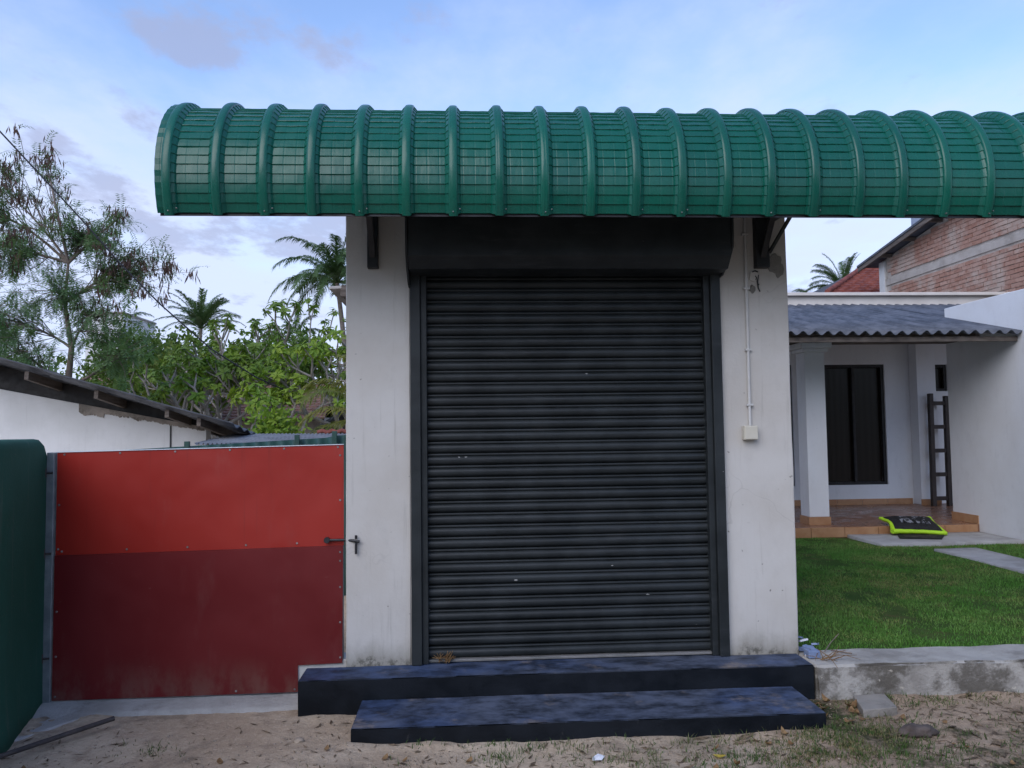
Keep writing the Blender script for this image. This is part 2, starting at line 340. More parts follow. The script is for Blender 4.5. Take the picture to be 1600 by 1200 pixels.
def m_lawn():
    t = NT('lawn_turf'); c = t.mix(t.mr(t.noise(2.2, 6, 0.65), 0.36, 0.64), (0.04, 0.085, 0.016), (0.075, 0.11, 0.028))
    c = t.mix(t.mr(t.noise(3.1, 6, 0.7, off=(4, 4, 0)), 0.55, 0.68, 0, 0.75), c, (0.12, 0.085, 0.04)); t.set('Base Color', c); t.set('Roughness', 0.95); t.set('Specular IOR Level', 0.1)
    t.bump(t.noise(70, 4), 0.8, 0.02); return t.m
def m_grass(name, g1, g2, dry, amt):
    t = NT(name); c = t.mix(t.mr(t.noise(2.6, 5, 0.6), 0.36, 0.64), g1, g2); c = t.mix(t.mr(t.noise(45, 2), 0.4, 0.62, 0, 0.6), c, tuple(q*0.45 for q in g1))
    dr = t.ma('MULTIPLY', t.mr(t.noise(1.7, 6, 0.7, off=(4, 4, 0)), 0.46, 0.62), t.mr(t.noise(60, 2, off=(1, 1, 0)), 0.42, 0.6))
    c = t.mix(t.ma('MULTIPLY', dr, amt), c, dry); t.set('Base Color', c); t.set('Roughness', 0.6); t.set('Specular IOR Level', 0.2); return t.m
def m_brick():
    t = NT('red_brick'); r = t.rnd(); c = t.mix(r, (0.29, 0.145, 0.10), (0.38, 0.235, 0.18))
    c = t.mix(t.mr(t.noise(14, 5, 0.7), 0.45, 0.7, 0, 0.6), c, (0.2, 0.085, 0.055)); c = t.mix(t.mr(t.noise(1.1, 5, 0.7), 0.45, 0.64, 0, 0.7), c, (0.43, 0.36, 0.30))
    t.set('Base Color', c); t.set('Roughness', 0.92); t.bump(t.noise(60, 4), 0.5, 0.006); return t.m
def m_cushion_print():
    t = NT('printed_fabric'); c = t.mix(t.mr(t.noise(11, 3, 0.5, dist=1.5), 0.5, 0.56), (0.006, 0.006, 0.007), (0.20, 0.21, 0.24)); t.set('Base Color', c); t.set('Roughness', 0.7); return t.m

PLASTER = m_plaster('aged_white_plaster', (0.55, 0.535, 0.505), (0.485, 0.46, 0.42), 0.16, 0.26, 1.4)
WHITE = m_plaster('white_wall_paint', (0.72, 0.73, 0.74), (0.68, 0.68, 0.68), 0.0, 0, 0.18)
OUTWALL = m_plaster('outbuilding_whitewash', (0.70, 0.71, 0.71), (0.62, 0.63, 0.62), 0.0, 0, 0.5)
BROKEN = m_concrete('broken_render', (0.20, 0.18, 0.155), (0.34, 0.30, 0.26), 0.8)
BLACK = m_black_paint('black_shutter_paint')
STEEL_BLACK = simple('black_steel', (0.008, 0.009, 0.011), (0.018, 0.019, 0.022), 8, 0.5, 0.1)
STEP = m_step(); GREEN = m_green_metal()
RED = m_gate('red_gate_paint', (0.28, 0.015, 0.009), (0.325, 0.022, 0.013)); MAROON = m_gate('maroon_gate_paint', (0.125, 0.0085, 0.010), (0.15, 0.012, 0.013))
GALV = simple('galvanised_steel', (0.23, 0.26, 0.28), (0.34, 0.37, 0.39), 10, 0.5, 0.1, metallic=0.5)
ALU = simple('dull_aluminium', (0.16, 0.16, 0.155), (0.28, 0.27, 0.26), 14, 0.5, 0.1, sc3=(0.3, 1, 1), metallic=0.3)
GREENWALL = m_plaster('dark_green_wall_paint', (0.016, 0.075, 0.05), (0.022, 0.092, 0.066), 0.0, 0, 0.8)
GROUND = m_ground(); CONC = m_concrete('pale_concrete', (0.34, 0.32, 0.29), (0.46, 0.44, 0.41), 0.5)
CURB = m_concrete('weathered_curb_concrete', (0.33, 0.31, 0.28), (0.44, 0.42, 0.38), 0.35, 0.15, 0.75)
SLABM = m_concrete('slab_concrete', (0.36, 0.35, 0.34), (0.44, 0.43, 0.42), 0.25)
LAWN = m_lawn(); GRASS = m_grass('grass_blades', (0.085, 0.235, 0.035), (0.15, 0.29, 0.065), (0.32, 0.25, 0.11), 0.7)
WEED = m_grass('weed_blades', (0.05, 0.105, 0.022), (0.09, 0.14, 0.04), (0.26, 0.21, 0.11), 0.9)
BRICK = m_brick(); MORTAR = m_concrete('mortar', (0.38, 0.33, 0.28), (0.47, 0.42, 0.37), 0.3)
BAND = m_concrete('concrete_band', (0.36, 0.32, 0.28), (0.43, 0.39, 0.35), 0.3)
ASB = simple('weathered_roof_sheet', (0.05, 0.057, 0.072), (0.115, 0.125, 0.15), 5, 0.65, 0.3, sc3=(1, 0.5, 1))
ROOFDARK = simple('dark_roof_sheet', (0.035, 0.042, 0.055), (0.08, 0.09, 0.11), 4, 0.6, 0.2)
TIMBER = simple('weathered_timber', (0.07, 0.055, 0.045), (0.14, 0.115, 0.095), 5, 0.8, 0.3, sc3=(1, 0.3, 6))
DARKWOOD = simple('dark_wood', (0.018, 0.012, 0.009), (0.042, 0.028, 0.02), 7, 0.6, 0.2, sc3=(6, 6, 0.5))
TILE_FLOOR = simple('polished_terracotta_floor', (0.235, 0.115, 0.07), (0.25, 0.128, 0.078), 2, 0.3, 0.0)
SKIRT = simple('terracotta_skirting', (0.36, 0.18, 0.085), (0.44, 0.25, 0.13), 6, 0.4, 0.05)
FASCIA = simple('cream_fascia', (0.58, 0.54, 0.49), (0.66, 0.62, 0.57), 3, 0.75, 0.1)
t = NT('dark_glass'); t.set('Base Color', (0.014, 0.0105, 0.008, 1)); t.set('Roughness', 0.15); t.set('Specular IOR Level', 0.2); DGLASS = t.m
REDROOF = simple('red_roof_tile', (0.14, 0.035, 0.027), (0.26, 0.075, 0.05), 7, 0.8, 0.3)
BROWNROOF = simple('brown_roof_tile', (0.12, 0.065, 0.05), (0.22, 0.12, 0.09), 7, 0.85, 0.3)
CREAM = simple('cream_plastic', (0.55, 0.52, 0.43), (0.6, 0.57, 0.48), 10, 0.45, 0.0)
PVC = simple('white_pvc', (0.52, 0.52, 0.5), (0.58, 0.57, 0.55), 10, 0.45, 0.0)
NEON = simple('neon_green_fabric', (0.42, 0.72, 0.02), (0.48, 0.8, 0.03), 10, 0.6, 0.2)
BLACKFAB = simple('black_fabric', (0.008, 0.008, 0.009), (0.014, 0.014, 0.015), 20, 0.8, 0.2)
PRINT = m_cushion_print()
MATM = simple('mat_fibre', (0.012, 0.011, 0.011), (0.05, 0.038, 0.03), 14, 0.9, 0.4)
TANK = simple('tank_plastic', (0.20, 0.24, 0.32), (0.26, 0.3, 0.38), 3, 0.5, 0.0)
BARK = simple('grey_bark', (0.14, 0.11, 0.09), (0.25, 0.2, 0.165), 9, 0.9, 0.5, sc3=(1, 1, 0.4))
BARK2 = simple('pale_frangipani_bark', (0.24, 0.21, 0.18), (0.36, 0.33, 0.29), 9, 0.85, 0.4)
PALMBARK = simple('palm_bark', (0.13, 0.11, 0.09), (0.22, 0.19, 0.16), 9, 0.9, 0.5)
LEUC = foliage('feathery_leaf', (0.095, 0.185, 0.08), (0.16, 0.26, 0.11), 1.4, 0.5, 0.45)
POD = foliage('dry_pod', (0.085, 0.048, 0.04), (0.2, 0.12, 0.09), 3, 0.7, 0.15)
FRANG = foliage('frangipani_leaf', (0.14, 0.26, 0.03), (0.29, 0.39, 0.05), 1.2, 0.5, 0.42)
FRANG2 = foliage('frangipani_leaf_dark', (0.11, 0.21, 0.04), (0.21, 0.30, 0.055), 1.2, 0.5, 0.4)
BUSH = foliage('bush_leaf', (0.065, 0.125, 0.026), (0.14, 0.21, 0.04), 0.9)
BUSHY = foliage('yellowish_leaf', (0.07, 0.12, 0.02), (0.16, 0.2, 0.04), 0.9)
PALM = foliage('palm_leaf', (0.045, 0.09, 0.03), (0.085, 0.145, 0.05), 0.4)
PALMY = foliage('yellow_palm_leaf', (0.13, 0.16, 0.03), (0.28, 0.27, 0.06), 1.0)
DRYLEAF = foliage('dry_leaf', (0.16, 0.085, 0.035), (0.30, 0.19, 0.09), 9, 0.7, 0.15)
YLEAF = foliage('yellow_leaf', (0.50, 0.36, 0.05), (0.58, 0.44, 0.08), 9, 0.6, 0.2)
PEB = simple('pebble_stone', (0.18, 0.14, 0.10), (0.40, 0.32, 0.24), 19, 0.9, 0.3)
CABLE = simple('cable_sheath', (0.02, 0.02, 0.024), (0.03, 0.03, 0.035), 5, 0.6, 0.0)
BLUETILE = simple('blue_tile', (0.14, 0.19, 0.32), (0.2, 0.26, 0.4), 8, 0.35, 0.0)
PAPER = simple('paper_white', (0.62, 0.64, 0.7), (0.7, 0.72, 0.76), 8, 0.8, 0.0)
GREENSHEET = simple('dark_green_sheet', (0.008, 0.045, 0.038), (0.014, 0.06, 0.05), 5, 0.5, 0.1)
ROCK = simple('brown_rock', (0.06, 0.045, 0.038), (0.13, 0.10, 0.085), 12, 0.9, 0.6)
ROD = simple('rusty_rod', (0.03, 0.026, 0.026), (0.07, 0.055, 0.05), 12, 0.7, 0.3)
FRAME_AND_SHADE = simple('black_frame_and_eave_shade', (0.006, 0.0055, 0.005), (0.012, 0.01, 0.009), 7, 0.6, 0.1)
PALEROOF = simple('pale_roof_sheet', (0.16, 0.165, 0.18), (0.27, 0.275, 0.29), 5, 0.8, 0.3)
def m_curtain():
    t = NT('dark_curtain'); w = t.N.new('ShaderNodeTexWave'); w.wave_type = 'BANDS'; w.bands_direction = 'X'; w.inputs['Scale'].default_value = 3.2; w.inputs['Distortion'].default_value = 2.0; t.L.new(t.vec((1, 1, 0.1)), w.inputs['Vector'])
    t.set('Base Color', t.mix(w.outputs['Fac'], (0.012, 0.009, 0.007), (0.016, 0.012, 0.009))); t.set('Roughness', 0.22); t.set('Specular IOR Level', 0.3); t.bump(w.outputs['Fac'], 0.08, 0.01); return t.m
CURTAIN = m_curtain()
LOOSESLAB = m_concrete('loose_slab_concrete', (0.22, 0.2, 0.175), (0.30, 0.275, 0.24), 0.4)

# ------------------------------------------------------------------ ground
def sstep(a, b, x):
    t = min(1.0, max(0.0, (x-a)/(b-a))); return t*t*(3-2*t)
def gz(x, y):
    z = 0.062
    near = 1 - sstep(6, 12, abs(x)+abs(y))
    z += near*(0.020*mnoise.noise(Vector((x*1.3, y*1.6, 0.3))) + 0.010*mnoise.noise(Vector((x*4.3, y*5, 1.3))) + 0.007*mnoise.noise(Vector((x*13, y*15, 2))))
    z += 0.05*math.exp(-(((x+0.95)/0.55)**2 + ((y+1.05)/0.33)**2))            # heap of sand
    z += 0.02*sstep(-1.2, -2.2, x)*sstep(-0.8, -0.3, y)*near
    if y > -0.8:                                                              # sand drifted against the steps and the kerb
        ex = min(abs(y+0.68) if -0.6 < x < 1.83 else 9, abs(y+0.26) if (x < -0.58 and x > -0.95) or x > 1.83 else 9); z += 0.022*math.exp(-(ex/0.05)**2)*(0.55+0.9*mnoise.noise(Vector((x*3.5, y*2, 6))))
    if y > 0.1: z = z*0.2 + 0.04
    return z
def axis(fine0, fine1, step, far):
    a = list(np.arange(fine0, fine1+1e-6, step)); s = step; p = fine1
    while p < far: s *= 1.35; p += s; a.append(p)
    s = step; p = fine0
    while p > -far: s *= 1.35; p -= s; a.insert(0, p)
    return a
def build_ground():
    xs = axis(-3.0, 3.9, 0.028, 900); ys = axis(-2.0, 0.12, 0.028, 900); n = len(ys)
    V = [(x, y, gz(x, y)) for x in xs for y in ys]
    F = [(i*n+j, (i+1)*n+j, (i+1)*n+j+1, i*n+j+1) for i in range(len(xs)-1) for j in range(n-1)]
    tag(bulk('ground', V, F, GROUND, smooth=True), kind='structure')
build_ground()

# lawn terrace behind the kerb
def build_lawn():
    xs = np.arange(1.957, 6.31, 0.07).tolist() + [6.308]; ys = np.arange(0.06, 4.82, 0.07).tolist() + [4.83]; n = len(ys)
    V = [(x, y, 0.232 + 0.012*mnoise.noise(Vector((x*1.1, y*1.1, 4)))) for x in xs for y in ys]
    F = [(i*n+j, (i+1)*n+j, (i+1)*n+j+1, i*n+j+1) for i in range(len(xs)-1) for j in range(n-1)]
    tag(bulk('lawn', V, F, LAWN, smooth=True), kind='structure')
build_lawn()
def blades(name, pts, hmin, hmax, w, mat, lean=0.7, parent=None):
    P = np.array(pts, dtype=np.float32); n = len(P)
    a = np.random.rand(n)*2*PI; h = hmin + (hmax-hmin)*np.random.rand(n)**1.5; l = lean*h*np.random.rand(n); b = np.random.rand(n)*2*PI
    s = np.stack([np.cos(a), np.sin(a), np.zeros(n)], 1)*w*(0.6+0.8*np.random.rand(n))[:, None]
    d = np.stack([np.cos(b)*l, np.sin(b)*l, h], 1)
    V = np.empty((n*5, 3), dtype=np.float32); V[0::5] = P-s; V[1::5] = P+s; m = P + d*np.array([.4, .4, .6])
    V[2::5] = m+s*0.8; V[3::5] = m-s*0.8; V[4::5] = P+d
    i = np.arange(n)*5
    F = np.concatenate([np.stack([i, i+1, i+2], 1), np.stack([i, i+2, i+3], 1), np.stack([i+3, i+2, i+4], 1)])
    return bulk(name, V, F, mat, parent)
def lawn_grass():
    pts = []
    while len(pts) < 135000:
        x = random.uniform(1.97, 6.29); y = 0.09 + 4.72*random.random()**1.15
        if 5.0 < x < 5.52 and y < 3.7: continue
        if y > 4.02 and x > 4.62 - 0.25*(y-4.02) and not (4.0 < y < 4.06): continue
        k = mnoise.noise(Vector((x*2.1, y*2.1, 7))) + 0.5*mnoise.noise(Vector((x*7, y*7, 3)))
        if random.random() > 0.55 + 0.95*k: continue
        pts.append((x, y, 0.228 + 0.012*mnoise.noise(Vector((x*1.1, y*1.1, 4)))))
    tag(blades('lawn_grass', pts, 0.010, 0.030, 0.0021, GRASS, 0.9), 'short green lawn with brown dry patches in front of the porch', 'grass', kind='stuff')
lawn_grass()
tag(rough_box(5.02, 5.5, 0.09, 3.69, 0.15, 0.256, 0.12, 0.006, 3, 0.0, 3).build('garden_path', SLABM), kind='structure')

# ------------------------------------------------------------------ shop building
shop = empty('shop_building', (0.63, 1.6, 0.05), 'narrow shop front with two off-white plaster pillars around a black shutter', 'building')
build_merged(rough_box(-0.692, -0.318, 0.0, 3.2, 0.05, 3.27, 0.09, 0.004, 2.2, 0.012, 1), 'pillar', PLASTER, shop)
build_merged(rough_box(1.531, 1.956, 0.0, 3.2, 0.05, 3.27, 0.09, 0.004, 2.2, 0.012, 5), 'pillar', PLASTER, shop)
MB().box(-0.317, 1.53, 0.085, 0.25, 2.56, 3.262).build('lintel', PLASTER, shop)
MB().box(-0.317, 1.53, 3.0, 3.19, 0.05, 3.262).build('rear_wall', PLASTER, shop)
MB().box(-0.72, 1.98, 0.03, 3.24, 3.272, 3.36).build('roof_slab', PLASTER, shop, 0.008)
mb = MB(); mb.prism([(-1.38, 3.055), (-1.38, 3.085), (1.9, 3.30), (1.9, 3.25)], 'y', 3.5, 5.2); mb.build('rear_eave', CONC, shop, 0.006)
mb = MB(); mb.box(-1.22, -0.4, 3.201, 3.26, 2.93, 3.0); mb.build('eave_strut', TIMBER, shop, 0.004)
mb = MB(); mb.box(-1.22, -1.16, 3.262, 5.1, 2.95, 3.055); mb.build('eave_rafter', TIMBER, shop, 0.004)
# rolling shutter: a curtain with its slats, guide rails and hood
curtain = MB().box(-0.24, 1.45, 0.062, 0.075, 0.275, 2.6).build('rolling_shutter', BLACK, shop)
prof = [(0.052, 0.0), (0.044, 0.004), (0.030, 0.0085), (0.0225, 0.018), (0.020, 0.030), (0.0235, 0.041), (0.033, 0.0485), (0.046, 0.0515), (0.0475, 0.0535), (0.0355, 0.0545), (0.033, 0.0585), (0.0335, 0.0640), (0.037, 0.0665), (0.052, 0.0685)]
prof = [(0.052-(0.052-y)*0.72, z) for y, z in prof]; mb = MB(); nx = 17; XS = np.linspace(-0.838, 0.838, nx)
vs_ = [(x, y + 0.0012*mnoise.noise(Vector((x*3, z*20, 2))), z) for x in XS for y, z in prof]; k = len(prof)
mb.add(vs_, [(i*k+j, (i+1)*k+j, (i+1)*k+j+1, i*k+j+1) for i in range(nx-1) for j in range(k-1)], True)
slat_me = mb.mesh('slat', BLACK)
pitch = 0.0697
for i in range(34):
    o = inst('slat', slat_me, (0.605, random.uniform(-0.0012, 0.0012), 0.278 + i*pitch + random.uniform(-0.0008, 0.0008)), curtain)
    o.rotation_euler = (0, R(random.uniform(-0.05, 0.05)), 0)
MB().box(-0.232, 1.442, 0.014, 0.060, 0.263, 0.2775).build('bottom_rail', ALU, curtain, 0.003)
for s in (-1, 1):
    xo, xm, xi = (-0.3165, -0.258, -0.2215) if s < 0 else (1.5295, 1.471, 1.4335)
    mb = MB(); mb.box(min(xo, xm), max(xo, xm), -0.035, 0.08, 0.262, 2.62); mb.build('guide_rail', BLACK, shop, 0.004)
    mb = MB(); mb.box(min(xm, xi)+0.0005, max(xm, xi)-0.0005, -0.012, 0.055, 0.262, 2.62); mb.build('rail_lip', BLACK, shop, 0.004)
hp = [(0.008, 2.505), (-0.195, 2.51), (-0.258, 2.572), (-0.264, 2.93), (0.008, 2.98)]
mb = MB(); mb.prism(hp, 'x', -0.312, 1.528); mb.build('shutter_hood', BLACK, shop, 0.006)
for xa, xb, dz in ((-0.326, -0.313, 0), (1.529, 1.542, 0.055)):
    mb = MB(); mb.prism([(0.004, 2.436+dz), (-0.065, 2.442+dz), (-0.198, 2.513+dz), (-0.258, 2.594+dz*.5), (-0.27, 2.70), (-0.27, 2.935), (0.004, 2.985)], 'x', xa, xb); mb.build('hood_end_plate', BLACK, shop, 0.003)

# plaster patches and cracks round the fixing of the right bracket
def patch(name, c, rx, rz, mat, parent, seed, y=-0.006, n=18):
    pts = []
    for i in range(n):
        a = 2*PI*i/n; q = 1 + 0.45*mnoise.noise(Vector((math.cos(a)*1.6, math.sin(a)*1.6, seed)))
        pts.append((c[0]+rx*q*math.cos(a), c[1]+rz*q*math.sin(a)))
    mb = MB(); mb.prism(pts, 'y', y, 0.004); return mb.build(name, mat, parent, 0.0015)
GREYPATCH = m_concrete('raw_cement_patch', (0.19, 0.185, 0.17), (0.27, 0.26, 0.24), 0.3)
patch('cement_patch', (1.875, 2.585), 0.05, 0.055, GREYPATCH, shop, 3.1)
patch('cement_patch', (1.905, 2.545), 0.028, 0.045, GREYPATCH, shop, 8.4, -0.007)
patch('cement_patch', (1.745, 2.50), 0.03, 0.03, PLASTER, shop, 5.0, -0.012)
patch('cement_patch', (1.738, 2.425), 0.018, 0.022, GREYPATCH, shop, 15.0)
mb = MB()
for pts in ([(1.755, 2.505), (1.762, 2.492), (1.757, 2.478)], [(1.775, 2.51), (1.768, 2.47), (1.772, 2.43), (1.782, 2.408)], [(1.765, 2.455), (1.777, 2.45)], [(1.735, 2.527), (1.755, 2.534), (1.773, 2.528)]):
    mb.tube([(x, -0.010, z) for x, z in pts], [0.004, 0.0055] + [0.004]*(len(pts)-2), 5)
mb.build('hooked_wire', STEEL_BLACK, shop)

# ------------------------------------------------------------------ steps
steps = empty('entrance_steps', (0.55, -0.3, 0.03), 'two black painted masonry steps with dusty treads painted with sky sheen below the shutter', 'steps')
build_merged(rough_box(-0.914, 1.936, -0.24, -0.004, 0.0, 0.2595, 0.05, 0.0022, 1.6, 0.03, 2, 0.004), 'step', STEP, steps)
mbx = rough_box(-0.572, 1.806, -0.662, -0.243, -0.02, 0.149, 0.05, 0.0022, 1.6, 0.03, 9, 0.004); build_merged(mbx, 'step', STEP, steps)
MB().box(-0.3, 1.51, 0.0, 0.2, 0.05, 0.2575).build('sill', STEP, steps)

# ------------------------------------------------------------------ kerb on the right
kerb = build_merged(rough_box(1.946, 6.30, -0.245, 0.082, -0.02, 0.252, 0.045, 0.012, 2.4, 0.05, 4, 0.012), 'retaining_kerb', CURB)
tag(kerb, 'low weathered concrete kerb with dark stains holding the lawn', 'kerb')

# ------------------------------------------------------------------ curved green canopy
can = empty('tiled_canopy', (2.0, -0.26, 2.69), 'curved green tile-profile metal canopy with raised ribs over the shutter', 'canopy')
CY, CZ, RB = -0.264, 2.90, 0.453
A0, A1, DA = R(-26.2), R(124), R(5.95)
PITCHX = 0.2335; NB = 33; X0 = -1.452
def arc(a, r): return (CY - r*math.cos(a), CZ + r*math.sin(a))
def build_canopy():
    hw = PITCHX/2
    def variant(v):
        rr = random.Random(v)
        st = [(-hw, 0.026), (-hw+0.018, 0.0255), (-hw+0.034, 0.010), (-hw+0.041, 0.0)]
        m = [-0.045, 0.0, 0.045]; st = st + [(q, 0.0) for q in m] + [(-x, h) for x, h in reversed(st)]
        mb = MB(); a = A0; k = len(st)
        while a < A1-1e-4:
            b = min(A1, a+DA); jit = [rr.uniform(-0.0012, 0.0012) for _ in st]; row = []
            segs = [(a-0.004, 0.0), (a+0.0002, 0.0065), (a+0.005, 0.0078), (a+(b-a)*0.45, 0.0052), (b, 0.0024)]
            for aa, pr in segs:
                for (x, h), j in zip(st, jit):
                    y, z = arc(aa, RB+h+pr+j*(1 if abs(x) < 0.07 and 0.002 < pr else 0)); row.append((x, y-CY, z-CZ))
            mb.add(row, [(i*k+q, i*k+q+1, (i+1)*k+q+1, (i+1)*k+q) for i in range(len(segs)-1) for q in range(k-1)], False)
            a = b
        return mb.mesh('roof_panel', GREEN, recalc=False)
    vars_ = [variant(i) for i in range(5)]
    for i in range(NB):
        inst('roof_panel', vars_[i % 5], (X0+PITCHX*(i+0.5)+random.uniform(-.002, .002), CY, CZ), can, rot=(random.uniform(-.004, .004), 0, 0))
    # raised rib caps
    cs = [(-0.023, 0.024), (-0.0225, 0.030), (-0.019, 0.035), (-0.011, 0.0375), (0, 0.038), (0.011, 0.0375), (0.019, 0.035), (0.0225, 0.030), (0.023, 0.024)]
    mb = MB(); na = 34; k = len(cs); row = []
    for i in range(na+1):
        a = A0-0.012 + (A1-A0+0.012)*i/na
        for x, h in cs:
            y, z = arc(a, RB+h); row.append((x, y-CY, z-CZ))
    mb.add(row, [(i*k+q, i*k+q+1, (i+1)*k+q+1, (i+1)*k+q) for i in range(na) for q in range(k-1)], True)
    y0, z0 = arc(A0-0.012, RB+0.012)
    mb.add(row[:k] + [(0.0, y0-CY, z0-CZ)], [(q+1, q, k) for q in range(k-1)])
    rib_me = mb.mesh('rib', GREEN, recalc=False)
    for i in range(NB+1):
        inst('rib', rib_me, (X0+PITCHX*i + random.uniform(-.003, .003), CY, CZ+random.uniform(-.003, .003)), can, rot=(0, R(random.uniform(-.25, .25)), 0))
    mb = MB(); mb.tube([(0, 0.004, 0), (0, -0.006, 0)], [0.0038, 0.003], 7); sm_ = mb.mesh('fixing_screw', ALU)
    for i in range(NB+1):
        for a_, dx_ in ((A0+0.03, 0.0), (A0+0.05, 0.034)):
            if random.random() < 0.6: y, z = arc(a_, RB+(0.039 if dx_ == 0 else 0.014)); inst('fixing_screw', sm_, (X0+PITCHX*i+dx_, y, z), can)
    # end flashing on the left, seen edge on, with its folded beads
    mb = MB(); pts_o = []; pts_i = []; n = 42
    for i in range(n+1):
        a = A0 + (A1-A0)*i/n; pts_o.append(arc(a, RB+(0.026 if i % 2 else 0.0235))); pts_i.append(arc(a, RB-0.012))
    x1, x2 = X0-0.058, X0-0.012
    vs_ = [(x, p[0], p[1]) for x in (x1, x2) for p in pts_o] + [(x1, p[0], p[1]) for p in pts_i]; m = n+1
    mb.add(vs_, [(i, i+1, m+i+1, m+i) for i in range(n)] + [(2*m+i, 2*m+i+1, i+1, i) for i in range(n)]); mb.build('end_flashing', GREEN, can)
    # lower lip, purlins and hoops of the steel frame inside
    ya, za = arc(A0, RB-0.004); xl, xr = X0-0.055, X0+PITCHX*NB+0.03
    mb = MB(); mb.box(xl, xr, ya+0.0, ya+0.035, za-0.004, za+0.0); mb.box(xl, xr, ya+0.001, ya+0.006, za-0.018, za-0.0042); mb.build('lower_lip', STEEL_BLACK, can)
    for a in (R(-18), R(30), R(75), R(115)):
        y, z = arc(a, RB-0.03); MB().box(xl+0.02, xr-0.02, y-0.018, y+0.018, z-0.018, z+0.018).build('purlin', STEEL_BLACK, can)
    for x in (-1.4, -0.53, 0.63, 1.79, 2.9, 4.0, 5.1, 6.0):
        pts = [(x,)+arc(A0+0.05+(A1-A0-0.05)*i/16, RB-0.065) for i in range(17)]; MB().tube(pts, 0.016, 6).build('hoop', STEEL_BLACK, can)
    for xc, w in ((-0.53, 0.062), (1.79, 0.082)):
        mb = MB(); mb.box(xc-w/2, xc+w/2, -0.055, -0.002, 2.548, 3.05); mb.build('wall_post', STEEL_BLACK, can, 0.003)
        mb = MB(); mb.obox((xc, -0.03, 2.60), (xc, -0.36, 2.98), 0.034, 0.03); mb.build('strut', STEEL_BLACK, can, 0.002)
        mb = MB(); mb.obox((xc, -0.01, 3.0), (xc, -0.68, 2.96), 0.04, 0.04); mb.build('arm', STEEL_BLACK, can, 0.002)
    mb = MB(); mb.obox((1.835, -0.04, 2.64), (1.80, -0.56, 2.80), 0.018, 0.014); mb.build('stay_rod', STEEL_BLACK, can)
    mb = MB(); mb.obox((1.832, -0.03, 2.82), (1.905, -0.30, 2.86), 0.02, 0.02); mb.build('stay_rod', STEEL_BLACK, can)
build_canopy()

# ------------------------------------------------------------------ conduit and junction box on the right pillar
cb = empty('junction_box', (1.69, -0.03, 1.515), 'cream plastic junction box under a thin white conduit on the pillar', 'junction box')
MB().box(1.648, 1.732, -0.045, -0.001, 1.518, 1.602).build('box_body', CREAM, cb, 0.006)
MB().box(1.653, 1.727, -0.0495, -0.0455, 1.523, 1.597).build('lid', CREAM, cb, 0.0015)
mb = MB(); mb.tube([(1.695, -0.012, 1.603), (1.6965, -0.012, 2.1), (1.6975, -0.012, 2.5), (1.70, -0.012, 3.0)], 0.0085, 10); mb.build('conduit', PVC, cb)
for z in (1.72, 2.05, 2.42, 2.75): MB().box(1.678, 1.716, -0.024, -0.0005, z, z+0.012).build('clip', PVC, cb, 0.002)

# ------------------------------------------------------------------ red gate and its post
gate = empty('red_gate', (-1.52, 0.05, 0.1), 'sheet metal gate, bright red above and maroon below', 'gate')
GX0, GX1 = -2.335, -0.712
mb = MB(); mb.prism([(GX0, 0.915), (GX1, 0.938), (GX1, 1.521), (GX0, 1.499)], 'y', 0.048, 0.052); o = mb.build('upper_sheet', RED, gate); o['label'] = 'bright red upper sheet'
mb = MB(); mb.prism([(GX0-0.003, 0.106), (-0.972, 0.112), (-0.972, 0.262), (GX1-0.008, 0.268), (GX1-0.003, 0.9372), (GX0-0.003, 0.9142)], 'y', 0.044, 0.048); o = mb.build('lower_sheet', MAROON, gate); o['label'] = 'maroon lower sheet'
for x0, x1, z0, z1 in ((GX0, GX0+0.04, 0.12, 1.49), (GX1-0.045, GX1-0.005, 0.28, 1.51), (GX0+0.041, GX1-0.046, 1.45, 1.488), (GX0+0.041, GX1-0.046, 0.9, 0.94), (GX0+0.041, -0.985, 0.125, 0.165)):
    MB().box(x0, x1, 0.0525, 0.09, z0, z1).build('frame_bar', GALV, gate, 0.003)
MB().obox((GX0, 0.05, 1.5015), (GX1, 0.05, 1.5235), 0.016, 0.004).build('edge_highlight', PAPER, gate)  # pale strip painting in the highlight along the gate's top edge
MB().box(-0.975, -0.70, 0.056, 0.2, 0.10, 0.285).build('notch_plate', PVC, gate)
mb = MB(); mb.tube([(0, -0.003, 0), (0, 0.0, 0)], [0.0055, 0.0065], 7); screw = mb.mesh('screw', ALU)
for i in range(6): inst('screw', screw, (GX0+0.04+i*0.31, 0.0475, 1.487+0.0135*i*0.31), gate)
for i, x in enumerate((-2.30, -1.94, -1.60, -1.27, -0.98)): inst('screw', screw, (x, 0.0475, 0.937+0.014*(x+2.3)), gate)
for z in (0.70, 0.50, 0.30, 0.9, 0.85, 1.2, 1.46): inst('screw', screw, (GX1-0.02, 0.0435 if z < 0.93 else 0.0475, z), gate)
for z in (0.60, 0.35, 1.2, 0.95): inst('screw', screw, (GX0+0.015, 0.0435 if z < 0.91 else 0.0475, z), gate)
for x in (-2.32, -1.32, -0.99): inst('screw', screw, (x, 0.0435, 0.128), gate)
latch = MB().tube([(-0.805, 0.03, 0.972), (-0.70, 0.022, 0.972), (-0.64, -0.018, 0.972), (-0.612, -0.018, 0.966)], 0.008, 8).build('latch_bolt', STEEL_BLACK, gate)
mb = MB(); mb.tube([(-0.632, -0.02, 1.003), (-0.632, -0.02, 0.982)], 0.0075, 8); mb.tube([(-0.632, -0.02, 0.962), (-0.632, -0.02, 0.897)], 0.0075, 8); mb.build('hasp', STEEL_BLACK, latch)
mb = MB(); mb.tube([(-0.806, 0.046, 0.972), (-0.806, 0.02, 0.972)], 0.017, 12); mb.build('boss', STEEL_BLACK, latch)
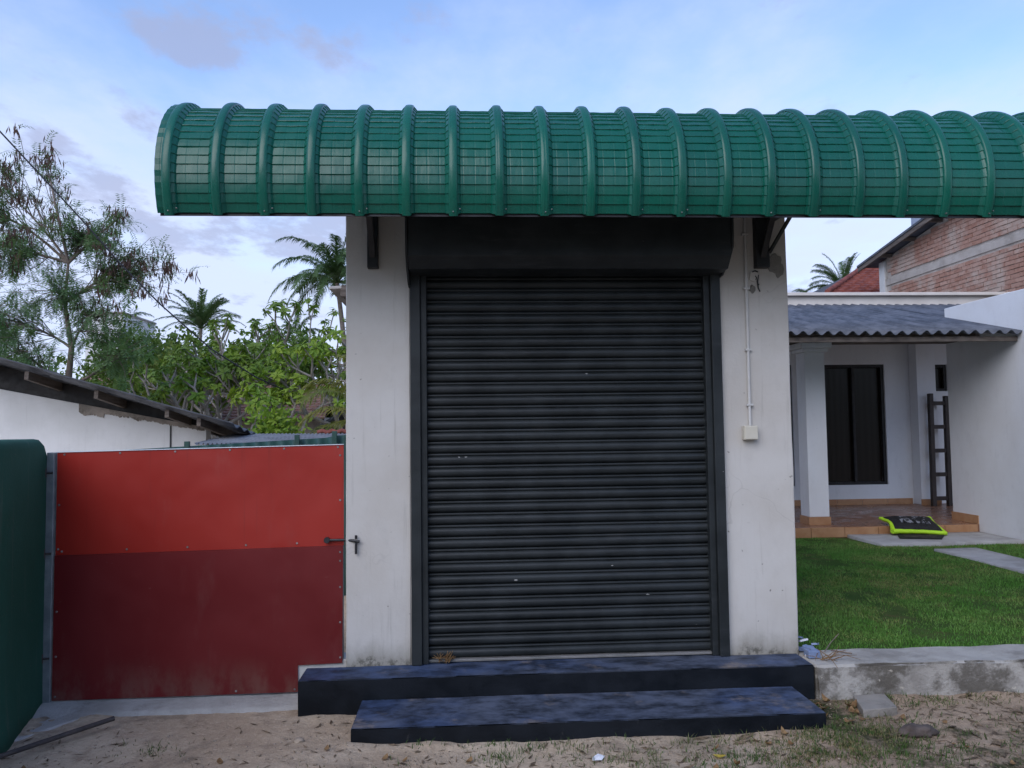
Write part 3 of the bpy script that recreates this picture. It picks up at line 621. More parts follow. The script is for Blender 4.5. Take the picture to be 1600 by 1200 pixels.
post = empty('gate_post', (-2.365, 0.06, 0.06), 'thin galvanised steel post between the green wall and the red gate', 'post')
MB().box(-2.388, -2.345, 0.035, 0.085, 0.06, 1.50).build('tube', GALV, post, 0.004)
for z in (0.32, 0.905, 1.36):
    mb = MB(); mb.tube([(-2.392, 0.025, z), (-2.392, 0.025, z+0.05)], 0.011, 8); mb.tube([(-2.397, 0.026, z+0.025), (-2.35, 0.031, z+0.025)], 0.006, 6); mb.build('hinge', ROD, post)
MB().box(-2.405, -2.335, 0.030, 0.092, 0.055, 0.075).build('base_plate', ROD, post, 0.002)

# dark green wall running towards the camera on the left
def green_wall():
    mb = MB(); ys = np.linspace(0.06, -3.4, 70); prof = []
    W = 0.2
    for i, y in enumerate(ys):
        d = 0.06 - y; top = 1.578 - 0.075*max(0, 1-d/0.10)**2 ; xr = -2.392 + 0.185*min(d, 0.62) + 0.02*max(0, d-0.62)
        flare = 0.05*math.exp(-((d-0.75)/0.5)**2)
        pr_ = [(xr+flare, 0.0), (xr+flare*0.5, 0.16), (xr, 0.4), (xr, 0.8), (xr, 1.2), (xr, top-0.05), (xr-0.006, top-0.022), (xr-0.022, top-0.005), (xr-0.05, top), (xr-W, top), (xr-W, 0.0)]
        prof.append([(x + 0.004*mnoise.noise(Vector((y*3, z*3, 1))), y, z + (0.004*mnoise.noise(Vector((y*4, 0, z))) if z > 1.3 else 0)) for x, z in pr_])
    k = len(prof[0]); vs_ = [p for r in prof for p in r]
    mb.add(vs_, [(i*k+j, i*k+(j+1) % k, (i+1)*k+(j+1) % k, (i+1)*k+j) for i in range(len(ys)-1) for j in range(k)], True)
    mb.add(prof[0], [tuple(range(k))]); mb.add(prof[-1], [tuple(range(k))[::-1]])
    tag(mb.build('boundary_wall', GREENWALL), 'dark green painted boundary wall at the left edge', 'wall')
green_wall()
def apron():
    xs = np.linspace(-2.40, -0.9, 60); vs_ = []; nj = 16
    for x in xs:
        fr = -0.185 - 0.42*sstep(-2.0, -2.32, x) + 0.03*mnoise.noise(Vector((x*4, 0, 0)))
        for j in range(nj):
            t_ = j/(nj-1); y = 0.3 + (fr-0.3)*t_
            z = 0.100 - 0.024*sstep(0.02, -0.2, y) + 0.004*mnoise.noise(Vector((x*6, y*6, 0))); z -= 0.09*sstep(0.86, 1.0, t_)
            vs_.append((x, y, z))
    mb = MB(); mb.add(vs_, [(i*nj+j, (i+1)*nj+j, (i+1)*nj+j+1, i*nj+j+1) for i in range(len(xs)-1) for j in range(nj-1)], True)
    tag(mb.build('concrete_threshold', CONC), 'pale concrete threshold strip under the red gate', 'threshold')
apron()

# ------------------------------------------------------------------ white house with porch on the right
house = empty('white_house', (5.0, 7.4, 0.05), 'white house with a corrugated porch roof behind the lawn', 'house')
FZ = 0.357; BY = 7.41
def wall_y(name, y0, y1, rects, mat, parent):                # wall slabs parallel to the facade, left open where the windows are
    for x0, x1, z0, z1 in rects: MB().box(x0, x1, y0, y1, z0, z1).build(name, mat, parent)
mb = MB()
for x0, x1, z0, z1 in ((2.2, 4.2, 0.3, 3.44), (4.2, 5.09, 0.3, 0.66), (4.2, 5.09, 2.545, 3.44), (5.09, 5.59, 0.3, 3.44), (5.59, 6.575, 0.3, 0.665), (5.59, 6.575, 2.54, 3.44), (6.575, 7.36, 0.3, 3.44), (7.36, 7.6, 0.3, 2.11), (7.36, 7.6, 2.53, 3.44), (7.6, 8.4, 0.3, 3.44)):
    mb.box(x0, x1, BY, BY+0.2, z0, z1)
mb.build('wall', WHITE, house, recalc=False)
MB().box(6.97, 7.27, BY-0.22, BY-0.003, FZ+0.003, 3.2).build('wall_pier', WHITE, house, 0.006)
for n_, (x0, x1, z0, z1, mull) in enumerate(((5.59, 6.575, 0.665, 2.54, (6.08,)), (4.2, 5.09, 0.66, 2.545, (4.64,)), (7.36, 7.6, 2.11, 2.53, ()))):
    mb = MB(); w = 0.045
    for a, b, c, d in ((x0, x0+w, z0, z1), (x1-w, x1, z0, z1), (x0+w, x1-w, z0, z0+w), (x0+w, x1-w, z1-w, z1)): mb.box(a, b, BY+0.03, BY+0.09, c, d)
    for m in mull: mb.box(m-0.02, m+0.02, BY+0.032, BY+0.088, z0+w, z1-w)
    win = mb.build('window', FRAME_AND_SHADE, house); MB().box(x0+w, x1-w, BY+0.1, BY+0.11, z0+w, z1-w).build('pane', CURTAIN, win)
MB().box(2.3, 8.4, 7.62, 10.8, 0.3, 3.43).build('rear_body', WHITE, house)
MB().box(2.0, 8.6, BY-0.12, BY+0.3, 3.452, 3.60).build('fascia', FASCIA, house, 0.006)
MB().box(1.95, 8.65, BY-0.2, BY+0.35, 3.602, 3.65).build('fascia_cap', FASCIA, house, 0.006)
MB().box(2.5, 6.307, 4.84, BY-0.002, 0.05, FZ).build('porch_floor', TILE_FLOOR, house, 0.004)
MB().box(6.513, 8.3, 4.9, BY-0.002, 0.05, FZ).build('porch_floor', TILE_FLOOR, house, 0.004)
mb = MB(); mb.box(6.3072, 6.5128, 5.37, BY-0.002, 0.05, FZ-0.0015); mb.build('porch_floor', TILE_FLOOR, house)
for x0, x1 in [(2.5+0.42*i, 2.5+0.42*(i+1)-0.006) for i in range(9)]:
    MB().box(x0, min(x1, 6.305), 4.825, 4.8395, 0.235, FZ-0.001).build('riser_tile', SKIRT, house, 0.002)
for i in range(11):
    x = 2.5+0.405*i; MB().box(x, min(x+0.399, 6.965), BY-0.012, BY-0.0005, FZ+0.001, FZ+0.09).build('skirting_tile', SKIRT, house, 0.002)
MB().box(6.96, 7.28, BY-0.232, BY-0.2205, FZ+0.001, FZ+0.09).build('skirting_tile', SKIRT, house, 0.002)
for i in range(2): MB().box(6.295, 6.3065, 4.845+0.27*i, 4.845+0.27*i+0.265, FZ+0.001, FZ+0.105).build('skirting_tile', SKIRT, house, 0.002)
for xc in (4.40, 2.6):
    cc = MB().box(xc-0.128, xc+0.128, 5.07, 5.33, FZ+0.10, 2.52).build('column', WHITE, house, 0.008)
    mb = MB(); mb.box(xc-0.165, xc+0.165, 5.03, 5.37, 2.522, 2.565); mb.box(xc-0.20, xc+0.20, 4.995, 5.405, 2.567, 2.64); mb.build('capital', WHITE, cc, 0.012)
    MB().box(xc-0.14, xc+0.14, 5.058, 5.342, FZ+0.001, FZ+0.099).build('plinth', SKIRT, cc, 0.003)
side = build_merged(rough_box(6.308, 6.512, 0.1, 5.365, 0.05, 3.11, 0.25, 0.004, 1, 0.0, 6), 'side_wall', WHITE, house)
# porch roof: corrugated sheets on timber
def porch_roof():
    y0, z0, y1, z1 = 3.92, 2.625, 7.32, 3.462
    L_ = math.hypot(y1-y0, z1-z0); sl = math.atan2(z1-z0, y1-y0); wp = 0.142; nw = 7; amp = 0.024
    xs0 = [2.2 + wp*nw*i for i in range(5)]
    for si, xs in enumerate(xs0):
        top = []; n = nw*8
        if si == 4: n = int((6.302-xs)/wp*8)
        rows = [0, 0.33, 0.66, 1.0]
        for r in rows:
            for j in range(n+1):
                x = xs + (wp*j/8); h = amp*math.cos(2*PI*(x-2.2)/wp) + 0.003*mnoise.noise(Vector((x*2, r*3, 1))) + 0.004*(si % 2)
                top.append((x, y0 + (y1-y0)*r - h*math.sin(sl), z0 + (z1-z0)*r + h*math.cos(sl)))
        k = n+1; m = len(top); bot = [(p[0], p[1]+0.002, p[2]-0.008) for p in top]
        F = [(i*k+j, i*k+j+1, (i+1)*k+j+1, (i+1)*k+j) for i in range(len(rows)-1) for j in range(n)]
        mb = MB(); mb.add(top+bot, F + [tuple(q+m for q in reversed(f)) for f in F] + [(j+1, j, m+j, m+j+1) for j in range(n)] + [(i*k, (i+1)*k, m+(i+1)*k, m+i*k) for i in range(3)], True)
        mb.build('roof_sheet', ASB, house, recalc=False)
    # part of the roof that lies behind the end of the side wall
    mb = MB(); n = 80; top = []
    for r in (0, 1):
        yy0 = 5.38
        for j in range(n+1):
            x = 6.303 + (8.2-6.303)*j/n; h = amp*math.cos(2*PI*(x-2.2)/wp); y = yy0 + (y1-yy0)*r; top.append((x, y, z0+(z1-z0)*(y-y0)/(y1-y0)+h))
    mb.add(top, [(j, j+1, n+1+j+1, n+1+j) for j in range(n)], True); mb.build('roof_sheet', ASB, house)
    MB().box(2.2, 6.30, 4.0, 4.045, 2.53, 2.585).build('eave_batten', TIMBER, house, 0.003)
    MB().box(2.2, 6.302, 5.02, 5.38, 2.643, 2.77).build('porch_beam', TIMBER, house, 0.004)
    for x in (2.5, 3.2, 3.92, 4.56, 5.22, 5.86):
        mb = MB(); mb.obox((x, 4.047, 2.60), (x, 7.30, 3.405), 0.05, 0.07); mb.build('rafter', TIMBER, house, 0.003)
porch_roof()
lad = empty('wooden_ladder', (7.18, 7.0, FZ), 'dark wooden ladder leaning upright at the porch corner', 'ladder')
for x in (7.055, 7.30): mb = MB(); mb.obox((x, 7.02, FZ), (x+0.05, 7.08, 2.02 if x > 7.2 else 2.06), 0.06, 0.07, (0, 1, 0)); mb.build('rail', DARKWOOD, lad, 0.003)
for i in range(5):
    q = 0.03+0.215*i; y = 7.02+0.06*q; z = FZ+(2.03-FZ)*(q+0.02); MB().box(7.086+0.05*q, 7.269+0.05*q, y-0.025, y+0.025, z, z+0.06).build('rung', DARKWOOD, lad, 0.003)
tag(rough_box(4.62, 6.30, 4.03, 4.822, 0.15, 0.268, 0.15, 0.005, 2, 0.0, 8).build('landing_slab', SLABM), 'pale concrete landing slab in front of the porch step', 'slab')
# cushion on the porch edge, over a mat
cu = empty('cushion', (5.42, 4.74, 0.27), 'black cushion with neon green edges on the porch step', 'cushion')
def cushion():
    T = Matrix.Translation((5.43, 4.80, 0.392)) @ Matrix.Rotation(R(-10), 4, 'Z') @ Matrix.Rotation(R(9), 4, 'X') @ Matrix.Rotation(R(3), 4, 'Y')
    a, b, h = 0.30, 0.23, 0.05; n = 26
    def P(u, v, s):
        x = math.copysign(abs(u)**0.9, u); y = math.copysign(abs(v)**0.9, v); e = max(0, (1-u**4)*(1-v**4))
        pin = 1-0.10*(1-abs(u)**2)*(v*v) ; pin2 = 1-0.10*(1-abs(v)**2)*(u*u)
        return T @ Vector((a*x*pin2, b*y*pin, s*h*e**0.5 - 0.05*max(0, -v-0.2)*(1.2-0.6*u) + 0.02*u*v + 0.006*mnoise.noise(Vector((u*3, v*3, s)))))
    for s, nm, mt in ((1, 'top_cover', BLACKFAB), (-1, 'bottom_cover', BLACKFAB)):
        vs_ = [P(-1+2*i/n, -1+2*j/n, s) for i in range(n+1) for j in range(n+1)]; mb = MB()
        mb.add(vs_, [(i*(n+1)+j, (i+1)*(n+1)+j, (i+1)*(n+1)+j+1, i*(n+1)+j+1) for i in range(n) for j in range(n)], True); mb.build(nm, mt, cu, recalc=False)
    vs_ = [P(-0.55+1.1*i/12, -0.5+1.1*j/12, 1) + Vector((0, -0.001, 0.004)) for i in range(13) for j in range(13)]; mb = MB()
    mb.add(vs_, [(i*13+j, (i+1)*13+j, (i+1)*13+j+1, i*13+j+1) for i in range(12) for j in range(12)], True); mb.build('printed_panel', PRINT, cu, recalc=False)
    ed = [(-1+2*i/n, -1) for i in range(n)] + [(1, -1+2*i/n) for i in range(n)] + [(1-2*i/n, 1) for i in range(n)] + [(-1, 1-2*i/n) for i in range(n+1)]
    mb = MB(); mb.tube([P(u*1.0, v*1.0, 1) for u, v in ed], [0.014+0.011*max(0, -v)+0.006*max(0, -u) for u, v in ed], 8); mb.build('edge_band', NEON, cu)
cushion()
mb = MB(); mb.prism([(5.02, 4.36), (5.44, 4.22), (5.66, 4.52), (5.16, 4.66)], 'z', 0.273, 0.282); dm = empty('door_mat', (5.3, 4.45, 0.27), 'dark flat door mat on the landing slab under the cushion', 'mat')
mb.build('border', BLACKFAB, dm, 0.002); mb = MB(); mb.prism([(5.10, 4.385), (5.41, 4.28), (5.58, 4.505), (5.19, 4.61)], 'z', 0.2825, 0.2855); mb.build('pile', MATM, dm)

# ------------------------------------------------------------------ brick house behind, right
bh = empty('brick_house', (9.6, 9.5, 0.05), 'unplastered red brick gable wall with a concrete band and dark roof edge', 'house')
def rake(y): return 5.10 - (y-11.79)*0.155
def brick_house():
    XW = 9.0; pts = [(5.5, 0.05), (11.79, 0.05), (11.79, rake(11.79)), (5.5, rake(5.5))]
    mb = MB(); mb.prism(pts, 'x', XW+0.012, XW+0.25); mb.build('wall', MORTAR, bh)
    MB().box(XW+0.3, XW+4.5, 5.6, 11.7, 0.05, 4.9).build('rear_body', MORTAR, bh)
    MB().box(XW-0.012, XW+0.01, 5.6, 11.63, 4.545, 4.685).build('concrete_band', BAND, bh, 0.004)
    mb = MB(); mb.box(XW-0.03, XW+0.2, 11.64, 11.86, 0.1, rake(11.79)-0.02); mb.build('corner_post', PVC, bh, 0.006)
    bl, bhh = 0.215, 0.066; me_list = []
    for v in range(4):
        mb = MB(); mb.box(-0.012, 0.02, -bl/2, bl/2, 0, bhh); rr = random.Random(v)
        mb.v = [(p[0]+rr.uniform(-.004, .004), p[1]+rr.uniform(-.004, .004), p[2]+rr.uniform(-.003, .003)) for p in mb.v]; me_list.append(mb)
    meshes = [m.mesh('brick', BRICK) for m in me_list]
    cand = []; z = 3.42; row = 0
    while z < 6.2:
        if not (4.48 < z < 4.685):
            y = 5.75 + (0.113 if row % 2 else 0)
            while y < 11.5:
                if z+bhh+0.02 < rake(y+0.1): cand.append((y, z))
                y += 0.227
        z += 0.0775; row += 1
    def vis(c):
        y, z = c; d = y+4.66; zl = 3.09 + (9.0/ (6.31))*0 
        # white side wall and canopy hide the lower and the nearest bricks
        lim = 1.6 + (3.10-1.6)*9.0/6.31
        return lim-0.15 < z and y > 6.9
    V = sorted([c for c in cand if vis(c)]); rest = [c for c in cand if not vis(c)]
    for (y, z) in V[:300]:
        inst('brick', random.choice(meshes), (XW, y+random.uniform(-.006, .006), z+random.uniform(-.004, .004)), bh)
    rest += V[300:]; mb = MB()
    for y, z in rest:
        m = random.choice(me_list); mb.add([(XW+p[0], y+p[1], z+p[2]) for p in m.v], m.f)
    o = mb.build('brickwork', BRICK, bh, recalc=False); o['kind'] = 'stuff'
    # roof: dark sheet edge with barge board
    ya, yb = 12.25, 5.2
    mb = MB(); mb.prism([(ya, rake(ya)+0.03), (ya, rake(ya)+0.075), (yb, rake(yb)+0.075), (yb, rake(yb)+0.03)], 'x', 8.68, 13.2); mb.build('roof', ROOFDARK, bh)
    mb = MB(); mb.prism([(ya, rake(ya)-0.06), (ya, rake(ya)+0.028), (yb, rake(yb)+0.028), (yb, rake(yb)-0.06)], 'x', 8.70, 8.73); mb.build('barge_board', TIMBER, bh)
    for y in (11.4, 10.5, 9.6, 8.7): mb = MB(); mb.box(8.735, 9.0, y-0.03, y+0.03, rake(y)-0.05, rake(y)+0.02); mb.build('purlin_end', TIMBER, bh)
brick_house()
rh = empty('red_tiled_house', (11.0, 14.5, 0.05), 'low red tiled roof left of the brick gable', 'house')
MB().box(9.4, 12.8, 13.0, 17.5, 0.05, 4.47).build('wall', WHITE, rh)
def red_roof():
    n = 16                                 # tile courses of the hipped front slope, stepping up to the back
    for i in range(n):
        q0, q1 = i/n, (i+1)/n; ya, yb = 12.5+q0*3.2, 12.5+q1*3.2+0.03; za, zb = 4.52+q0*1.45, 4.52+q1*1.45; xl = 8.12+q0*2.85; xr = 13.0; m = int((xr-xl)/0.11); vs_ = []
        for j in range(m+1):
            x = xl+(xr-xl)*j/m; w = 0.02*(j % 2) + 0.006*random.random(); vs_ += [(x, ya, za+w-0.02), (x, ya, za+0.035+w), (x+(0.18 if j == 0 else 0), yb, zb+0.005+w)]
        mb = MB(); mb.add(vs_, [(j*3+q, (j+1)*3+q, (j+1)*3+q+1, j*3+q+1) for j in range(m) for q in range(2)]); mb.build('tile_course', REDROOF, rh)
    mb = MB(); mb.tube([(8.1, 12.48, 4.57), (10.97, 15.7, 6.02)], 0.06, 8); mb.build('hip_ridge', REDROOF, rh)
    V = [(8.12, 12.5, 4.48), (13, 12.5, 4.48), (13, 15.7, 5.93), (10.97, 15.7, 5.93), (8.12, 18.9, 4.48), (13, 18.9, 4.48)]
    mb = MB(); mb.add(V, [(0, 1, 2, 3), (0, 3, 4), (4, 3, 2, 5), (0, 4, 5, 1)]); mb.build('roof_deck', DARKWOOD, rh)
red_roof()
tk = empty('water_tank', (11.7, 14.2, 5.2), 'blue-grey water tank just above the dark roof edge', 'tank')
mb = MB(); mb.tube([(11.75, 14, 5.3), (11.75, 14, 6.9), (11.75, 14, 7.05), (11.75, 14, 7.15)], [0.65, 0.65, 0.58, 0.25], 28); mb.build('barrel', TANK, tk)
mb = MB(); mb.tube([(11.75, 14, 7.14), (11.75, 14, 7.22)], 0.24, 20); mb.build('lid', TANK, tk)
for dx in (-0.5, 0.5):
    for dy in (-0.5, 0.5): MB().box(11.75+dx-0.05, 11.75+dx+0.05, 14+dy-0.05, 14+dy+0.05, 0.05, 5.298).build('stand_leg', STEEL_BLACK, tk)

# ------------------------------------------------------------------ white outbuilding on the left
ob = empty('white_outbuilding', (-5.6, 6.0, 0.05), 'low white building with a dark sloping sheet roof behind the red gate', 'building')
def rz(x, y=5.1): return 2.504 - (x+5.52)*(2.504-1.764)/2.58 - 0.12*(y-5.1)     # roof plane, falling to the right and to the back
def outbuilding():
    wt = lambda x: 2.203 - (x+6.025)*0.2023                       # top of the wall
    mb = MB(); mb.prism([(-10.0, 0.05), (-3.40, 0.05), (-3.40, wt(-3.40)), (-10.0, wt(-10.0))], 'y', 6.0, 6.2); mb.build('wall', OUTWALL, ob)
    mb = MB(); mb.prism([(-3.6, 0.05), (-3.405, 0.05), (-3.405, 1.35), (-3.6, 1.38)], 'y', 6.201, 9.0); mb.build('wall', OUTWALL, ob)
    mb = MB(); mb.prism([(-10.0, wt(-10.0)+0.002), (-3.40, wt(-3.40)+0.002), (-3.40, max(wt(-3.4)+0.01, rz(-3.40, 6.1)-0.03)), (-10.0, rz(-10.0, 6.1)-0.03)], 'y', 6.03, 6.1); mb.build('eave_shade_strip', FRAME_AND_SHADE, ob)  # black filler strip, painting in the shade under the roof overhang
    up_, dn = [], []
    for i in range(150):                                           # strip of broken render along the top of the wall
        x = -5.02 + 1.60*i/149; th = (0.12 if i < 30 else 0.07) + 0.035*mnoise.noise(Vector((x*9, 0, 2))) + 0.03*mnoise.noise(Vector((x*31, 0, 4))) + 0.025*mnoise.noise(Vector((x*90, 0, 4))); th *= (1-0.3*i/149)
        up_.append((x, wt(x)+0.004)); dn.append((x, wt(x)-max(0.015, th)))
    mb = MB(); mb.prism(dn + up_[::-1], 'y', 5.984, 5.9985); mb.build('broken_render', BROKEN, ob)
    MB().box(-3.86, -3.845, 5.985, 5.998, 0.3, wt(-3.85)-0.06).build('downpipe', CABLE, ob)
    xs = [-10.2, -8.4, -6.6, -5.0, -3.95, -2.80]                    # overlapping corrugated sheets
    for i in range(5):
        xa, xb = xs[i], xs[i+1]+0.14; lift = 0.016*(4-i) - 0.02; ny = 96; top = []
        if i == 4: xb = xs[5]
        for x in (xa, (xa+xb)/2, xb):
            for j in range(ny+1):
                y = 5.1 + 0.03*((i*7) % 3 - 1) + 4.0*j/ny; top.append((x, y, rz(x, y)+lift+0.02*math.cos(2*PI*j/8)))
        m = len(top); k = ny+1; bot = [(p[0], p[1], p[2]-0.014) for p in top]; F = [(q*k+j, q*k+j+1, (q+1)*k+j+1, (q+1)*k+j) for q in range(2) for j in range(ny)]
        mb = MB(); mb.add(top+bot, F + [tuple(a+m for a in f[::-1]) for f in F] + [(q*k, (q+1)*k, m+(q+1)*k, m+q*k) for q in range(2)] + [(2*k+j, 2*k+j+1, m+2*k+j+1, m+2*k+j) for j in range(ny)], False)
        mb.build('roof_sheet', ROOFDARK, ob)
    for x in (-9.2, -8.2, -7.2, -6.2, -5.28, -4.46, -3.62, -3.24):
        mb = MB(); mb.obox((x, 5.22, rz(x, 5.22)-0.10), (x, 8.9, rz(x, 8.9)-0.10), 0.05, 0.10); mb.build('purlin', TIMBER, ob, 0.003)
outbuilding()
# green sheet fence and low grey roof behind the gate
gf = empty('green_sheet_fence', (-1.8, 3.0, 0.05), 'dark green sheet fence with posts behind the red gate', 'fence')
def gfence():
    n = 110; top = []
    for j in range(n+1):
        x = -3.3 + 2.55*j/n; top.append((x, 3.0+0.018*math.cos(2*PI*j/5)))
    zt = lambda x: 1.478 + (x+2.63)*0.0475 + 0.016*sstep(-1.35, -1.2, x)
    mb = MB(); vs_ = [(x, y, 0.06) for x, y in top] + [(x, y, zt(x)) for x, y in top] + [(x, y+0.004, zt(x)) for x, y in top]; k = n+1
    mb.add(vs_, [(j, j+1, k+j+1, k+j) for j in range(n)] + [(k+j, k+j+1, 2*k+j+1, 2*k+j) for j in range(n)], True); mb.build('sheet', GREENSHEET, gf)
    for x in (-2.6, -1.585, -1.235): MB().box(x-0.022, x+0.022, 2.93, 2.975, 0.06, zt(x)+0.045).build('post', GREENSHEET, gf, 0.003)
gfence()
lr = empty('low_grey_roof', (-2.2, 5.5, 0.05), 'low grey corrugated shed roof between the outbuilding and the green fence', 'shed')
def lowroof():
    nx, ny = 90, 2; vs_ = []
    for j in range(ny+1):
        for i in range(nx+1):
            x = -3.05 + 1.5*i/nx; vs_.append((x, 4.5+1.7*j/ny, 1.475 + 0.10*j/ny - 0.01*(x+3) + 0.016*math.cos(2*PI*i/3)))
    k = nx+1; mb = MB(); mb.add(vs_, [(j*k+i, j*k+i+1, (j+1)*k+i+1, (j+1)*k+i) for j in range(ny) for i in range(nx)], True); mb.build('roof_sheet', PALEROOF, lr)
    MB().box(-2.98, -1.6, 4.62, 6.1, 0.05, 1.40).build('wall', MORTAR, lr)
    for i in range(9):
        x = -2.0+0.13*i; mb = MB(); mb.tube([(x, 6.25, 1.585), (x+0.065, 6.25, 1.61), (x+0.13, 6.25, 1.585)], 0.03, 7); mb.build('ridge_tile', REDROOF, lr)
lowroof()
# houses further back
wh = empty('far_white_house', (-11.5, 20, 0.05), 'white two-storey house half hidden behind the feathery tree', 'house')
MB().box(-12.4, -11.2, 22.0, 24.6, 0.05, 5.55).build('wall', OUTWALL, wh)
MB().box(-12.45, -11.15, 21.9, 24.7, 5.552, 5.62).build('roof', CONC, wh, 0.02)
mb = MB(); mb.prism([(21.0, 3.12), (21.0, 3.17), (21.99, 3.5), (21.99, 3.42)], 'x', -12.4, -10.6); mb.build('awning_roof', BROWNROOF, wh)
MB().box(-8.6, -7.75, 18.5, 21.0, 0.05, 2.75).build('side_room', OUTWALL, wh)
mb = MB(); mb.prism([(18.2, 2.72), (18.2, 2.77), (21.2, 3.3), (21.2, 3.25)], 'x', -8.9, -7.6); mb.build('side_roof', CONC, wh)
hut = empty('brown_tiled_hut', (-5.4, 18, 0.05), 'brown tiled hut roof half hidden behind the frangipani trees', 'hut')
MB().box(-6.9, -4.0, 17.6, 20.4, 0.05, 2.0).build('wall', MORTAR, hut)
for i in range(13):
    q0, q1 = i/13, (i+1)/13; ya, yb = 17.1+q0*1.9, 17.1+q1*1.9+0.03; za, zb = 1.95+q0*1.05, 1.95+q1*1.05; vs_ = []; n = 56
    for j in range(n+1):
        x = -7.1+3.3*j/n; w = 0.016*(j % 2); vs_ += [(x, ya, za+w-0.01), (x, ya, za+w+0.03), (x, yb, zb+w)]
    mb = MB(); mb.add(vs_, [(j*3+q, (j+1)*3+q, (j+1)*3+q+1, j*3+q+1) for j in range(n) for q in range(2)]); mb.build('tile_course', BROWNROOF, hut)
mb = MB(); mb.prism([(17.12, 1.90), (17.12, 1.935), (19.0, 2.97), (20.9, 1.935), (20.9, 1.90), (19.0, 2.93)], 'x', -7.08, -3.82); mb.build('roof_deck', DARKWOOD, hut)
dh = empty('dark_gabled_shed', (-1.9, 15, 0.05), 'dark roofed shed behind the branches beside the left pillar', 'shed')
MB().box(-3.0, 0.5, 14.6, 17, 0.05, 1.75).build('wall', TIMBER, dh)
mb = MB(); mb.prism([(-3.5, 1.70), (-2.1, 2.62), (0.9, 1.7), (0.9, 1.64), (-2.1, 2.54), (-3.5, 1.63)], 'y', 14.2, 17.3); mb.build('roof', ROOFDARK, dh)

# ------------------------------------------------------------------ vegetation
def rv(s=1.0): return Vector((random.gauss(0, s), random.gauss(0, s), random.gauss(0, s)))
class Leafs:
    """collects leaf outlines (quads) for one crown"""
    def __init__(s): s.V = []; s.F = []
    def leaf(s, p, d, side, L_, W):
        n = len(s.V); m = p + d*L_*0.5
        s.V += [p, m+side*W, p+d*L_, m-side*W]; s.F.append((n, n+1, n+2, n+3))
    def folded(s, p, d, side, upv, L_, W, droop=0.15):
        n = len(s.V); a = p + d*L_*0.35 - upv*droop*L_*0.1; b = p + d*L_*0.75 - upv*droop*L_*0.45; e = p + d*L_ - upv*droop*L_
        h = upv*W*0.3
        s.V += [p, a, b, e, a+side*W*0.85+h, b+side*W*0.9+h, a-side*W*0.85+h, b-side*W*0.9+h]
        s.F += [(n, n+1, n+4, n+4), (n+1, n+2, n+5, n+4), (n+2, n+3, n+5, n+5), (n, n+6, n+1, n+1), (n+1, n+6, n+7, n+2), (n+2, n+7, n+3, n+3)]
    def build(s, name, mat, parent):
        mb = MB(); fs = [tuple(dict.fromkeys(f)) for f in s.F]; mb.v = [tuple(p) for p in s.V]; mb.f = fs; mb.s = [False]*len(fs)
        return mb.build(name, mat, parent, recalc=False)

